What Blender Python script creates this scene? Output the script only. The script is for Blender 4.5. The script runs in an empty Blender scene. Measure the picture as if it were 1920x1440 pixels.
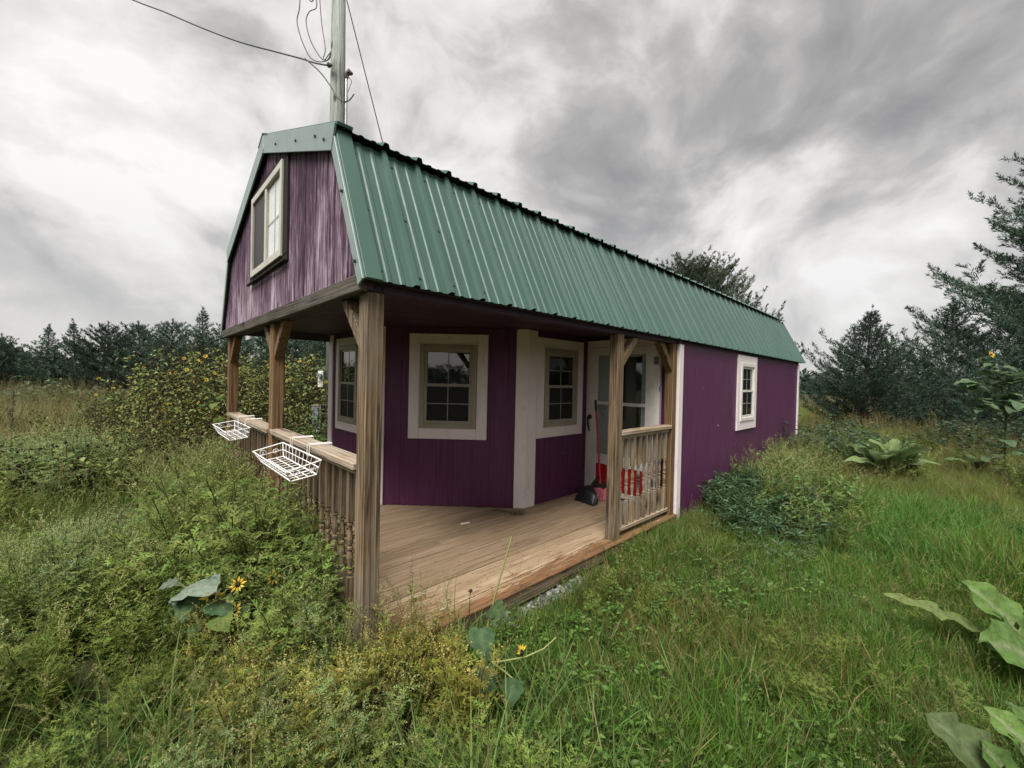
import bpy, bmesh, math, random
import numpy as np
from mathutils import Vector, Matrix

# ---------------------------------------------------------------- camera, sky, sun, exposure
S = bpy.context.scene
COL = S.collection
CAM_LOC = Vector((-0.837, -1.913, 1.38))
F_ = Vector((0.68840946, 0.72525356, -0.00998398))
R_ = Vector((0.72525977, -0.6881042, 0.02260282))
U_ = Vector((-0.00952276, 0.02280098, 0.99969467))
cd = bpy.data.cameras.new('camera')
cam = bpy.data.objects.new('camera', cd)
COL.objects.link(cam)
cam.matrix_world = Matrix(((R_.x, U_.x, -F_.x, CAM_LOC.x), (R_.y, U_.y, -F_.y, CAM_LOC.y),
                           (R_.z, U_.z, -F_.z, CAM_LOC.z), (0, 0, 0, 1)))
FPX = 761.6
cd.sensor_width = 36.0
cd.lens = FPX / 1920 * 36.0
cd.clip_start = 0.05
cd.clip_end = 2000
S.camera = cam

SUN_EL, SUN_AZ = math.radians(58), math.radians(203)     # azimuth counted from +X towards +Y
EXPOSURE = 2.22
S.view_settings.view_transform = 'Standard'
S.view_settings.look = 'None'
S.view_settings.gamma = 1
S.view_settings.exposure = EXPOSURE
S.view_settings.use_curve_mapping = False
S.cycles.max_bounces = 6
S.cycles.diffuse_bounces = 3
S.cycles.glossy_bounces = 3
S.cycles.transparent_max_bounces = 8
S.cycles.caustics_reflective = False
S.cycles.caustics_refractive = False
try:
    S.cycles.use_denoising = True
    S.cycles.denoiser = 'OPENIMAGEDENOISE'
    S.cycles.denoising_prefilter = 'ACCURATE'
except Exception:
    pass

W = bpy.data.worlds.new('World')
S.world = W
W.use_nodes = True
wt = W.node_tree
wt.nodes.clear()


def mk(tree):
    """small helper: node maker + linker for a tree"""
    def n(kind, **kw):
        nd = tree.nodes.new(kind)
        ins = kw.pop('ins', {})
        for k, v in kw.items():
            setattr(nd, k, v)
        for k, v in ins.items():
            if isinstance(v, bpy.types.NodeSocket):
                tree.links.new(v, nd.inputs[k])
            else:
                nd.inputs[k].default_value = v
        return nd
    return n


def math_(n, op, a, b=None, c=None, clamp=False):
    nd = n('ShaderNodeMath', operation=op)
    nd.use_clamp = clamp
    for i, v in enumerate((a, b, c)):
        if v is None:
            continue
        if isinstance(v, bpy.types.NodeSocket):
            nd.id_data.links.new(v, nd.inputs[i])
        else:
            nd.inputs[i].default_value = v
    return nd.outputs[0]


def ramp(n, fac, stops, interp='LINEAR'):
    nd = n('ShaderNodeValToRGB', ins={0: fac})
    cr = nd.color_ramp
    cr.interpolation = interp
    while len(cr.elements) < len(stops):
        cr.elements.new(0.5)
    for e, (p, c) in zip(cr.elements, stops):
        e.position = p
        if not isinstance(c, (tuple, list)):
            c = (c, c, c)
        e.color = (c[0], c[1], c[2], 1)
    return nd.outputs[0]


def mixc(n, fac, a, b, blend='MIX'):
    nd = n('ShaderNodeMix', data_type='RGBA', blend_type=blend)
    for i, v in ((0, fac), (6, a), (7, b)):
        if isinstance(v, bpy.types.NodeSocket):
            nd.id_data.links.new(v, nd.inputs[i])
        else:
            nd.inputs[i].default_value = v if i == 0 else (v[0], v[1], v[2], 1)
    return nd.outputs[2]


n = mk(wt)
sky = n('ShaderNodeTexSky', sky_type='NISHITA', sun_disc=False)
sky.sun_elevation = SUN_EL
sky.sun_rotation = math.pi / 2 - SUN_AZ
sky.altitude = 300
bg_sky = n('ShaderNodeBackground', ins={0: sky.outputs[0], 1: 0.05})
tc = n('ShaderNodeTexCoord')
sep = n('ShaderNodeSeparateXYZ', ins={0: tc.outputs['Generated']})
zc = math_(n, 'ADD', math_(n, 'MAXIMUM', sep.outputs[2], 0.0), 0.38)
uu = math_(n, 'DIVIDE', sep.outputs[0], zc)
vv = math_(n, 'DIVIDE', sep.outputs[1], zc)
flat_ = n('ShaderNodeCombineXYZ', ins={0: uu, 1: vv, 2: 0.0})
dirv = n('ShaderNodeVectorMath', operation='MULTIPLY', ins={0: tc.outputs['Generated'], 1: (2.0, 2.0, 3.0)})
uv = n('ShaderNodeMix', data_type='VECTOR')
uv.inputs[0].default_value = 0.72
wt.links.new(flat_.outputs[0], uv.inputs[4])
wt.links.new(dirv.outputs[0], uv.inputs[5])
big = n('ShaderNodeTexNoise', ins={'Vector': uv.outputs[1], 'Scale': 0.95, 'Detail': 3.0, 'Roughness': 0.5, 'Distortion': 0.2})
warp = n('ShaderNodeVectorMath', operation='MULTIPLY_ADD',
         ins={0: big.outputs['Color'], 1: (0.55, 0.55, 0.55), 2: uv.outputs[1]})
fine = n('ShaderNodeTexNoise', ins={'Vector': warp.outputs[0], 'Scale': 2.9, 'Detail': 9.0, 'Roughness': 0.54, 'Distortion': 0.15})
wisp = n('ShaderNodeTexNoise', ins={'Vector': warp.outputs[0], 'Scale': 6.0, 'Detail': 6.0, 'Roughness': 0.6, 'Distortion': 0.3})


def lobe(px, py, sharp):
    """broad brighter or darker cloud bank around one direction of the sky"""
    d = (F_ + R_ * ((px - 960) / FPX) + U_ * ((720 - py) / FPX)).normalized()
    nrm = n('ShaderNodeVectorMath', operation='NORMALIZE', ins={0: tc.outputs['Generated']})
    dot = n('ShaderNodeVectorMath', operation='DOT_PRODUCT', ins={0: nrm.outputs[0], 1: d})
    return math_(n, 'POWER', math_(n, 'MAXIMUM', dot.outputs['Value'], 0.0), sharp)


c = math_(n, 'MULTIPLY_ADD', big.outputs['Fac'], 0.8, math_(n, 'MULTIPLY', fine.outputs['Fac'], 1.35))
c = math_(n, 'MULTIPLY_ADD', wisp.outputs['Fac'], 0.30, c)
c = math_(n, 'ADD', c, -0.705)
c = math_(n, 'MULTIPLY_ADD', c, 1.25, -0.115)
c = math_(n, 'MULTIPLY_ADD', lobe(270, 260, 20), 0.25, c)
c = math_(n, 'MULTIPLY_ADD', lobe(1400, 380, 30), 0.12, c)
c = math_(n, 'MULTIPLY_ADD', lobe(1010, 130, 40), 0.16, c)
c = math_(n, 'MULTIPLY_ADD', lobe(1560, 60, 16), -0.17, c)
c = math_(n, 'MULTIPLY_ADD', lobe(260, 600, 60), -0.07, c)
ccol = ramp(n, c, [(0.0, (0.235, 0.228, 0.220)), (0.3, (0.335, 0.325, 0.312)), (0.5, (0.45, 0.432, 0.41)),
                   (0.7, (0.63, 0.605, 0.575)), (0.9, (0.74, 0.715, 0.685)), (1.0, (0.80, 0.78, 0.755))])
# even grey veil towards the horizon
hz = ramp(n, sep.outputs[2], [(0.0, 0.75), (0.12, 0.45), (0.35, 0.0)])
ccol = mixc(n, hz, ccol, (0.50, 0.485, 0.475))
bg_cloud = n('ShaderNodeBackground', ins={0: ccol, 1: 0.275})
mixw = n('ShaderNodeMixShader', ins={0: 0.94, 1: bg_sky.outputs[0], 2: bg_cloud.outputs[0]})
wo = n('ShaderNodeOutputWorld', ins={0: mixw.outputs[0]})

sl = bpy.data.lights.new('sun', 'SUN')
sl.energy = 1.5
sl.angle = math.radians(38)
sl.color = (1.0, 0.97, 0.92)
sun = bpy.data.objects.new('sun', sl)
COL.objects.link(sun)
sun.location = (0, 0, 30)
sd = Vector((math.cos(SUN_EL) * math.cos(SUN_AZ), math.cos(SUN_EL) * math.sin(SUN_AZ), math.sin(SUN_EL)))
sun.rotation_euler = sd.to_track_quat('Z', 'Y').to_euler()

# ---------------------------------------------------------------- materials
MATS = {}


def newmat(name):
    m = bpy.data.materials.new(name)
    m.use_nodes = True
    m.node_tree.nodes.clear()
    MATS[name] = m
    return m, mk(m.node_tree)


def finish(n, shader):
    n('ShaderNodeOutputMaterial', ins={0: shader})


def prin(n, color, rough=0.6, spec=0.4, bump=None, bstr=0.3, bdist=0.01, **kw):
    p = n('ShaderNodeBsdfPrincipled')
    tr = p.id_data
    for key, v in [('Base Color', color), ('Roughness', rough), ('Specular IOR Level', spec)] + list(kw.items()):
        if isinstance(v, bpy.types.NodeSocket):
            tr.links.new(v, p.inputs[key])
        elif key == 'Base Color':
            p.inputs[key].default_value = (v[0], v[1], v[2], 1)
        else:
            p.inputs[key].default_value = v
    if bump is not None:
        b = n('ShaderNodeBump', ins={'Strength': bstr, 'Distance': bdist, 'Height': bump})
        tr.links.new(b.outputs[0], p.inputs['Normal'])
    return p.outputs[0]


def objvec(n, scale=(1, 1, 1), rnd=True, world=False):
    if world:
        src = n('ShaderNodeNewGeometry').outputs['Position']
    else:
        src = n('ShaderNodeTexCoord').outputs['Object']
    if rnd and not world:
        oi = n('ShaderNodeObjectInfo')
        off = n('ShaderNodeVectorMath', operation='SCALE', ins={0: (37.0, 53.0, 71.0), 'Scale': oi.outputs['Random']})
        src = n('ShaderNodeVectorMath', operation='ADD', ins={0: src, 1: off.outputs[0]}).outputs[0]
    return n('ShaderNodeVectorMath', operation='MULTIPLY', ins={0: src, 1: scale}).outputs[0]


def noise(n, vec, scale=1.0, detail=4.0, rough=0.55, dist=0.0):
    return n('ShaderNodeTexNoise', ins={'Vector': vec, 'Scale': scale, 'Detail': detail, 'Roughness': rough,
                                        'Distortion': dist}).outputs['Fac']


def wood(name, axis, dark, mid, light, grey=(0.2, 0.19, 0.18), greyamt=0.5, bstr=0.5, var=0.25):
    m, n = newmat(name)
    sc = [9.0, 9.0, 9.0]
    sc[axis] = 0.55
    v = objvec(n, tuple(sc))
    g1 = noise(n, v, 3.0, 6, 0.65, 0.9)
    sc2 = [60.0, 60.0, 60.0]
    sc2[axis] = 2.2
    v2 = objvec(n, tuple(sc2))
    g2 = noise(n, v2, 1.6, 4, 0.6, 0.2)
    # cracks along the grain
    crk = ramp(n, noise(n, v2, 0.55, 2, 0.5, 0.3), [(0.31, 0.0), (0.38, 1.0)])
    # knots
    sk = [5.0, 5.0, 5.0]
    sk[axis] = 2.2
    vo = n('ShaderNodeTexVoronoi', ins={'Vector': objvec(n, tuple(sk)), 'Scale': 1.0})
    kn = ramp(n, vo.outputs['Distance'], [(0.09, 0.22), (0.2, 1.0)])
    so = [16.0, 16.0, 16.0]
    so[axis] = 0.8
    off = n('ShaderNodeVectorMath', operation='ADD', ins={0: objvec(n, tuple(so)), 1: (1.7, 1.3, 1.1)})
    rings = n('ShaderNodeTexWave', wave_type='RINGS', rings_direction='XYZ'[axis], wave_profile='SAW',
              ins={'Vector': off.outputs[0], 'Scale': 1.1, 'Distortion': 3.5, 'Detail': 2.0, 'Detail Scale': 0.6}).outputs['Fac']
    gg = math_(n, 'MULTIPLY_ADD', g2, 0.42, math_(n, 'MULTIPLY_ADD', rings, 0.16, math_(n, 'MULTIPLY', g1, 0.5)))
    col = ramp(n, gg, [(0.40, dark), (0.53, mid), (0.66, light)])
    gm = ramp(n, noise(n, objvec(n, (1.7, 1.7, 1.7)), 1.6, 4, 0.6), [(0.4, 0.0), (0.68, greyamt)])
    col = mixc(n, gm, col, grey)
    col = mixc(n, 1.0, col, kn, 'MULTIPLY')
    col = mixc(n, 1.0, col, ramp(n, crk, [(0, 0.35), (1, 1.0)]), 'MULTIPLY')
    oi = n('ShaderNodeObjectInfo')
    col = mixc(n, 1.0, col, ramp(n, oi.outputs['Random'], [(0, 1 - var), (1, 1.0)]), 'MULTIPLY')
    h = math_(n, 'MULTIPLY', math_(n, 'ADD', g2, g1), crk)
    finish(n, prin(n, col, 0.8, 0.2, h, bstr, 0.004))
    return m


wood('wood_post', 2, (0.045, 0.029, 0.017), (0.155, 0.104, 0.060), (0.31, 0.225, 0.14), (0.24, 0.215, 0.175), 0.35, 0.8, 0.2)
wood('wood_post_brown', 2, (0.06, 0.033, 0.016), (0.15, 0.085, 0.04), (0.23, 0.14, 0.07), (0.16, 0.12, 0.08), 0.35, 0.6, 0.2)
wood('wood_beam', 1, (0.022, 0.018, 0.014), (0.055, 0.046, 0.036), (0.115, 0.098, 0.078), (0.10, 0.092, 0.08), 0.5, 0.8, 0.1)
wood('wood_dark', 2, (0.006, 0.005, 0.004), (0.012, 0.0095, 0.008), (0.024, 0.019, 0.016), (0.02, 0.017, 0.015), 0.4, 0.6, 0.1)
wood('wood_rail', 1, (0.12, 0.09, 0.06), (0.27, 0.20, 0.135), (0.42, 0.33, 0.24), (0.38, 0.35, 0.30), 0.6, 0.6, 0.15)
wood('wood_rail_x', 0, (0.14, 0.10, 0.06), (0.30, 0.22, 0.14), (0.45, 0.35, 0.25), (0.36, 0.32, 0.27), 0.5, 0.6, 0.15)
wood('wood_baluster', 2, (0.11, 0.07, 0.035), (0.24, 0.165, 0.09), (0.36, 0.27, 0.17), (0.34, 0.31, 0.26), 0.7, 0.5, 0.35)
wood('wood_baluster_dark', 2, (0.045, 0.028, 0.014), (0.125, 0.08, 0.042), (0.22, 0.155, 0.09), (0.21, 0.18, 0.14), 0.6, 0.5, 0.4)
wood('wood_rim', 0, (0.06, 0.045, 0.028), (0.15, 0.115, 0.072), (0.25, 0.19, 0.12), (0.2, 0.17, 0.12), 0.5, 0.7, 0.2)

# deck planks: pale worn boards, remains of a red-brown stain along the outer edge and the corner
m, n = newmat('wood_deck')
v = objvec(n, (0.5, 9, 9))
g1 = noise(n, v, 3.0, 6, 0.65, 0.9)
v2 = objvec(n, (2.0, 60, 60))
g2 = noise(n, v2, 1.6, 4, 0.6, 0.2)
col = ramp(n, math_(n, 'MULTIPLY_ADD', g2, 0.45, math_(n, 'MULTIPLY', g1, 0.6)),
           [(0.34, (0.17, 0.112, 0.062)), (0.5, (0.34, 0.24, 0.148)), (0.68, (0.50, 0.375, 0.255))])
oi = n('ShaderNodeObjectInfo')
col = mixc(n, 1.0, col, ramp(n, oi.outputs['Random'], [(0, 0.8), (0.5, 0.95), (1, 1.0)]), 'MULTIPLY')
pos = n('ShaderNodeNewGeometry').outputs['Position']
ps = n('ShaderNodeSeparateXYZ', ins={0: pos})
wear = noise(n, n('ShaderNodeVectorMath', operation='MULTIPLY', ins={0: pos, 1: (2.2, 11, 1)}).outputs[0], 1.0, 7, 0.7, 1.2)
wear2 = noise(n, n('ShaderNodeVectorMath', operation='MULTIPLY', ins={0: pos, 1: (7, 40, 1)}).outputs[0], 1.0, 5, 0.7, 0.6)
edge = math_(n, 'MULTIPLY_ADD', ps.outputs[1], -3.0, 0.78)                       # stain kept at the open edge
corner = math_(n, 'MULTIPLY_ADD', math_(n, 'ADD', ps.outputs[0], math_(n, 'MULTIPLY', ps.outputs[1], 0.9)), -1.15, 1.25)
st = math_(n, 'MAXIMUM', edge, corner)
st = math_(n, 'ADD', st, math_(n, 'MULTIPLY_ADD', wear, 2.2, math_(n, 'MULTIPLY_ADD', wear2, 1.5, -1.85)))
stain = ramp(n, st, [(0.40, 0.0), (0.68, 0.92)])
scol = mixc(n, ramp(n, math_(n, 'MULTIPLY_ADD', g2, 0.5, math_(n, 'MULTIPLY', wear2, 0.5)), [(0.38, 0.0), (0.62, 1.0)]), (0.050, 0.024, 0.011), (0.235, 0.115, 0.048))
col = mixc(n, stain, col, scol)
dirt = ramp(n, noise(n, n('ShaderNodeVectorMath', operation='MULTIPLY', ins={0: pos, 1: (9, 22, 1)}).outputs[0], 1.0, 6, 0.75), [(0.58, 0.0), (0.72, 0.6)])
col = mixc(n, dirt, col, (0.10, 0.07, 0.045))
finish(n, prin(n, col, 0.75, 0.25, math_(n, 'ADD', g2, g1), 0.5, 0.003))

# painted plywood wall
def paint(name, c0, c1, rough=0.5, sx=18.0, chips=0.0):
    m, n = newmat(name)
    v = objvec(n, (sx, sx, 0.9))
    g = noise(n, v, 2.2, 5, 0.65, 0.3)
    big_ = noise(n, objvec(n, (1.3, 1.3, 0.7)), 1.4, 5, 0.6)
    col = mixc(n, ramp(n, big_, [(0.3, 0), (0.7, 1)]), c0, c1)
    col = mixc(n, ramp(n, g, [(0.35, 0.0), (0.7, 0.6)]), col, tuple(x * 1.5 + 0.008 for x in c1))
    dirt_ = ramp(n, noise(n, objvec(n, (2.5, 2.5, 1.2)), 1.6, 6, 0.7), [(0.5, 0.0), (0.75, 0.5)])
    col = mixc(n, dirt_, col, tuple(x * 0.62 + 0.006 for x in c0))
    if chips:
        k = noise(n, objvec(n, (14, 14, 9)), 1.0, 3, 0.5)
        col = mixc(n, ramp(n, k, [(0.755, 0.0), (0.77, chips)]), col, (0.62, 0.56, 0.58))
    fine_ = noise(n, objvec(n, (90, 90, 14)), 1.0, 3, 0.6)
    finish(n, prin(n, col, rough, 0.35, math_(n, 'MULTIPLY_ADD', fine_, 0.5, g), 0.35, 0.002))
    return m


paint('purple_paint', (0.066, 0.0145, 0.052), (0.082, 0.020, 0.065), 0.5, 18, 0.7)
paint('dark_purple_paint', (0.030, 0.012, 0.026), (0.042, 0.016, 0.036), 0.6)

# weathered gable boards: lilac grey wood showing through worn purple
m, n = newmat('weathered_purple')
v = objvec(n, (22, 22, 1.4))
g1 = noise(n, v, 2.0, 6, 0.7, 0.5)
g2 = noise(n, objvec(n, (60, 60, 5)), 1.5, 4, 0.65, 0.3)
geo = n('ShaderNodeNewGeometry').outputs['Position']
big_ = noise(n, n('ShaderNodeVectorMath', operation='MULTIPLY', ins={0: geo, 1: (1, 2.2, 1.1)}).outputs[0], 1.2, 4, 0.6)
gz = n('ShaderNodeSeparateXYZ', ins={0: geo}).outputs[2]
low = ramp(n, math_(n, 'MULTIPLY_ADD', gz, 0.5, -0.9), [(0.0, 0.22), (0.6, -0.0)])
w = math_(n, 'ADD', math_(n, 'MULTIPLY_ADD', g1, 0.8, math_(n, 'MULTIPLY', g2, 0.35)), math_(n, 'MULTIPLY_ADD', big_, 0.55, -0.40))
w = math_(n, 'ADD', w, math_(n, 'MULTIPLY', low, 0.6))
col = ramp(n, w, [(0.38, (0.024, 0.011, 0.022)), (0.48, (0.060, 0.030, 0.052)), (0.57, (0.14, 0.09, 0.125)), (0.71, (0.40, 0.33, 0.375))])
finish(n, prin(n, col, 0.8, 0.2, g1, 0.5, 0.003))

# white trim, slightly pink, with knots bleeding through and grime
m, n = newmat('white_trim')
k = noise(n, objvec(n, (7, 7, 4)), 1.6, 4, 0.6)
k2 = noise(n, objvec(n, (30, 30, 6)), 1.0, 4, 0.6)
col = mixc(n, ramp(n, k, [(0.58, 0.0), (0.78, 0.5)]), (0.74, 0.665, 0.665), (0.42, 0.36, 0.33))
col = mixc(n, ramp(n, k2, [(0.5, 0.0), (0.8, 0.25)]), col, (0.5, 0.44, 0.42))
finish(n, prin(n, col, 0.55, 0.35, k2, 0.25, 0.002))


def plain(name, c, rough=0.5, spec=0.4, var=0.12, scale=6.0, metallic=0.0, bump=0.1):
    m, n = newmat(name)
    k = noise(n, objvec(n, (scale,) * 3), 1.0, 5, 0.65)
    col = mixc(n, ramp(n, k, [(0.3, 0), (0.7, 1)]), tuple(x * (1 - var) for x in c), tuple(min(1, x * (1 + var)) for x in c))
    finish(n, prin(n, col, rough, spec, k, bump, 0.002, Metallic=metallic))
    return m


plain('vinyl_taupe', (0.30, 0.265, 0.205), 0.45)
plain('vinyl_white', (0.66, 0.63, 0.58), 0.45)
plain('sash_cream', (0.42, 0.40, 0.35), 0.5)
plain('muntin_grey', (0.25, 0.24, 0.225), 0.5)
plain('door_white', (0.68, 0.66, 0.62), 0.4)
plain('door_inner', (0.42, 0.44, 0.45), 0.5)
plain('red_paint', (0.40, 0.012, 0.018), 0.4)
plain('broom_red', (0.50, 0.03, 0.035), 0.4)
plain('bristle_pink', (0.75, 0.22, 0.25), 0.7)
plain('black_plastic', (0.018, 0.018, 0.02), 0.35)
plain('black_metal', (0.02, 0.02, 0.021), 0.4)
plain('grey_box', (0.16, 0.185, 0.20), 0.45)
plain('white_wire', (0.78, 0.75, 0.73), 0.4)
plain('cable', (0.035, 0.036, 0.038), 0.5)
plain('steel', (0.42, 0.43, 0.43), 0.4, metallic=0.7)
plain('insulator', (0.09, 0.075, 0.07), 0.3)
plain('chalk', (0.8, 0.79, 0.76), 0.8)
plain('curtain', (0.78, 0.77, 0.73), 0.8)
plain('dark_interior', (0.02, 0.02, 0.022), 0.8)
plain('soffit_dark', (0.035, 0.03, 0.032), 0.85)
plain('blue_tape', (0.08, 0.2, 0.38), 0.5)

# green painted ribbed steel
m, n = newmat('roof_green')
k = noise(n, objvec(n, (2.5, 2.5, 0.8)), 1.2, 5, 0.6)
k2 = noise(n, objvec(n, (30, 30, 6)), 1.0, 3, 0.6)
col = mixc(n, ramp(n, k, [(0.3, 0), (0.7, 1)]), (0.046, 0.092, 0.074), (0.060, 0.112, 0.091))
finish(n, prin(n, col, ramp(n, k2, [(0.3, 0.38), (0.7, 0.5)]), 0.28, k, 0.05, 0.004))
plain('rake_green', (0.16, 0.215, 0.195), 0.35, 0.5)  # paler than the roof sheets: reflected sky is put into this colour
plain('screw_dark', (0.05, 0.06, 0.058), 0.45)

# window glass over a dark room
m, n = newmat('dark_glass')
k = noise(n, objvec(n, (1.2, 1.2, 1.2)), 1.0, 2, 0.5)
finish(n, prin(n, (0.012, 0.012, 0.014), 0.03, 0.5, k, 0.04, 0.01, IOR=2.1))
m, n = newmat('screen_mesh')
k = noise(n, objvec(n, (300, 300, 300)), 1.0, 1, 0.5)
finish(n, prin(n, mixc(n, k, (0.012, 0.012, 0.013), (0.030, 0.030, 0.030)), 0.4, 0.12))
m, n = newmat('clear_glass')
fr0 = n('ShaderNodeFresnel', ins={'IOR': 1.42})
bf = n('ShaderNodeNewGeometry').outputs['Backfacing']
class _F: outputs = [math_(n, 'MULTIPLY', fr0.outputs[0], math_(n, 'SUBTRACT', 1.0, bf))]
fr = _F
tr = n('ShaderNodeBsdfTransparent', ins={0: (0.82, 0.86, 0.85, 1)})
gl = n('ShaderNodeBsdfGlossy', ins={0: (1, 1, 1, 1), 1: 0.02})
mx = n('ShaderNodeMixShader', ins={0: fr.outputs[0], 1: tr.outputs[0], 2: gl.outputs[0]})
finish(n, mx.outputs[0])

# utility pole: weathered, green treated
wood('wood_pole', 2, (0.10, 0.105, 0.09), (0.20, 0.215, 0.19), (0.32, 0.34, 0.31), (0.27, 0.29, 0.27), 0.5, 0.5, 0.05)
wood('bark', 2, (0.03, 0.02, 0.014), (0.08, 0.055, 0.04), (0.15, 0.11, 0.085), (0.12, 0.11, 0.1), 0.4, 1.0, 0.1)

# stones
m, n = newmat('stone')
oi = n('ShaderNodeObjectInfo')
k = noise(n, objvec(n, (20, 20, 20)), 1.0, 5, 0.6)
at = n('ShaderNodeAttribute', attribute_name='col')
col = mixc(n, 1.0, at.outputs['Color'], ramp(n, k, [(0.3, 0.75), (0.7, 1.0)]), 'MULTIPLY')
finish(n, prin(n, col, 0.8, 0.3, k, 0.4, 0.004))

# ground under the weeds
m, n = newmat('soil')
v = objvec(n, (1, 1, 1), world=True)
k = noise(n, v, 0.5, 6, 0.65)
k2 = noise(n, v, 9.0, 6, 0.7)
col = mixc(n, ramp(n, k, [(0.35, 0), (0.65, 1)]), (0.055, 0.058, 0.026), (0.085, 0.072, 0.038))
col = mixc(n, ramp(n, k2, [(0.35, 0.0), (0.65, 0.8)]), col, (0.032, 0.036, 0.016))
finish(n, prin(n, col, 0.9, 0.1, k2, 0.8, 0.03))


def foliage(name, tint=(1, 1, 1), trans=0.3, rough=0.5, spec=0.3, patch=0.35, patch_tint=(1.25, 1.05, 0.7), pscale=0.9, veins=False):
    """leaf material: colour comes from the 'col' attribute of the plant, with patches of another hue over the site"""
    m, n = newmat(name)
    at = n('ShaderNodeAttribute', attribute_name='col')
    col = mixc(n, 1.0, at.outputs['Color'], tint, 'MULTIPLY')
    oi = n('ShaderNodeObjectInfo')
    col = mixc(n, 1.0, col, ramp(n, oi.outputs['Random'], [(0, 0.72), (0.5, 1.0), (1, 1.25)]), 'MULTIPLY')
    if patch:
        pn = noise(n, objvec(n, (1, 1, 0.2), world=True), pscale, 3, 0.55)
        pm = ramp(n, pn, [(0.42, 0.0), (0.62, patch)])
        col = mixc(n, pm, col, mixc(n, 1.0, col, patch_tint, 'MULTIPLY'))
    vb = None
    if veins:
        vn_ = noise(n, objvec(n, (30, 30, 30)), 1.0, 5, 0.65, 0.6)
        col = mixc(n, 1.0, col, ramp(n, vn_, [(0.32, 0.62), (0.5, 1.0), (0.7, 1.2)]), 'MULTIPLY')
        sp_ = noise(n, objvec(n, (46, 46, 46)), 1.0, 3, 0.5)
        col = mixc(n, ramp(n, sp_, [(0.66, 0.0), (0.71, 0.75)]), col, (0.10, 0.07, 0.03))
        vb = n('ShaderNodeTexVoronoi', feature='DISTANCE_TO_EDGE', ins={'Vector': objvec(n, (55, 55, 55))}).outputs['Distance']
    p = prin(n, col, rough, spec, vb, 0.6, 0.004)
    t = n('ShaderNodeBsdfTranslucent', ins={0: col})
    finish(n, n('ShaderNodeMixShader', ins={0: trans, 1: p, 2: t.outputs[0]}).outputs[0])
    return m


foliage('leaf_weed', tint=(1.10, 1.12, 1.0), trans=0.40, rough=0.6, spec=0.12, patch_tint=(1.22, 1.06, 0.75))
foliage('leaf_grass', tint=(1.08, 1.14, 0.95), trans=0.38, patch=0.4, patch_tint=(1.2, 1.04, 0.72), pscale=0.8, rough=0.5, spec=0.2)
foliage('leaf_shrub', trans=0.3, patch=0.0, rough=0.5, spec=0.25)
foliage('leaf_big', trans=0.35, patch=0.0, rough=0.55, spec=0.2, veins=True)
foliage('needle', trans=0.15, rough=0.6, patch=0.0, spec=0.25)
foliage('petal', trans=0.3, rough=0.6, patch=0.0)

# ---------------------------------------------------------------- geometry helpers
WORLD = {}


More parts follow.
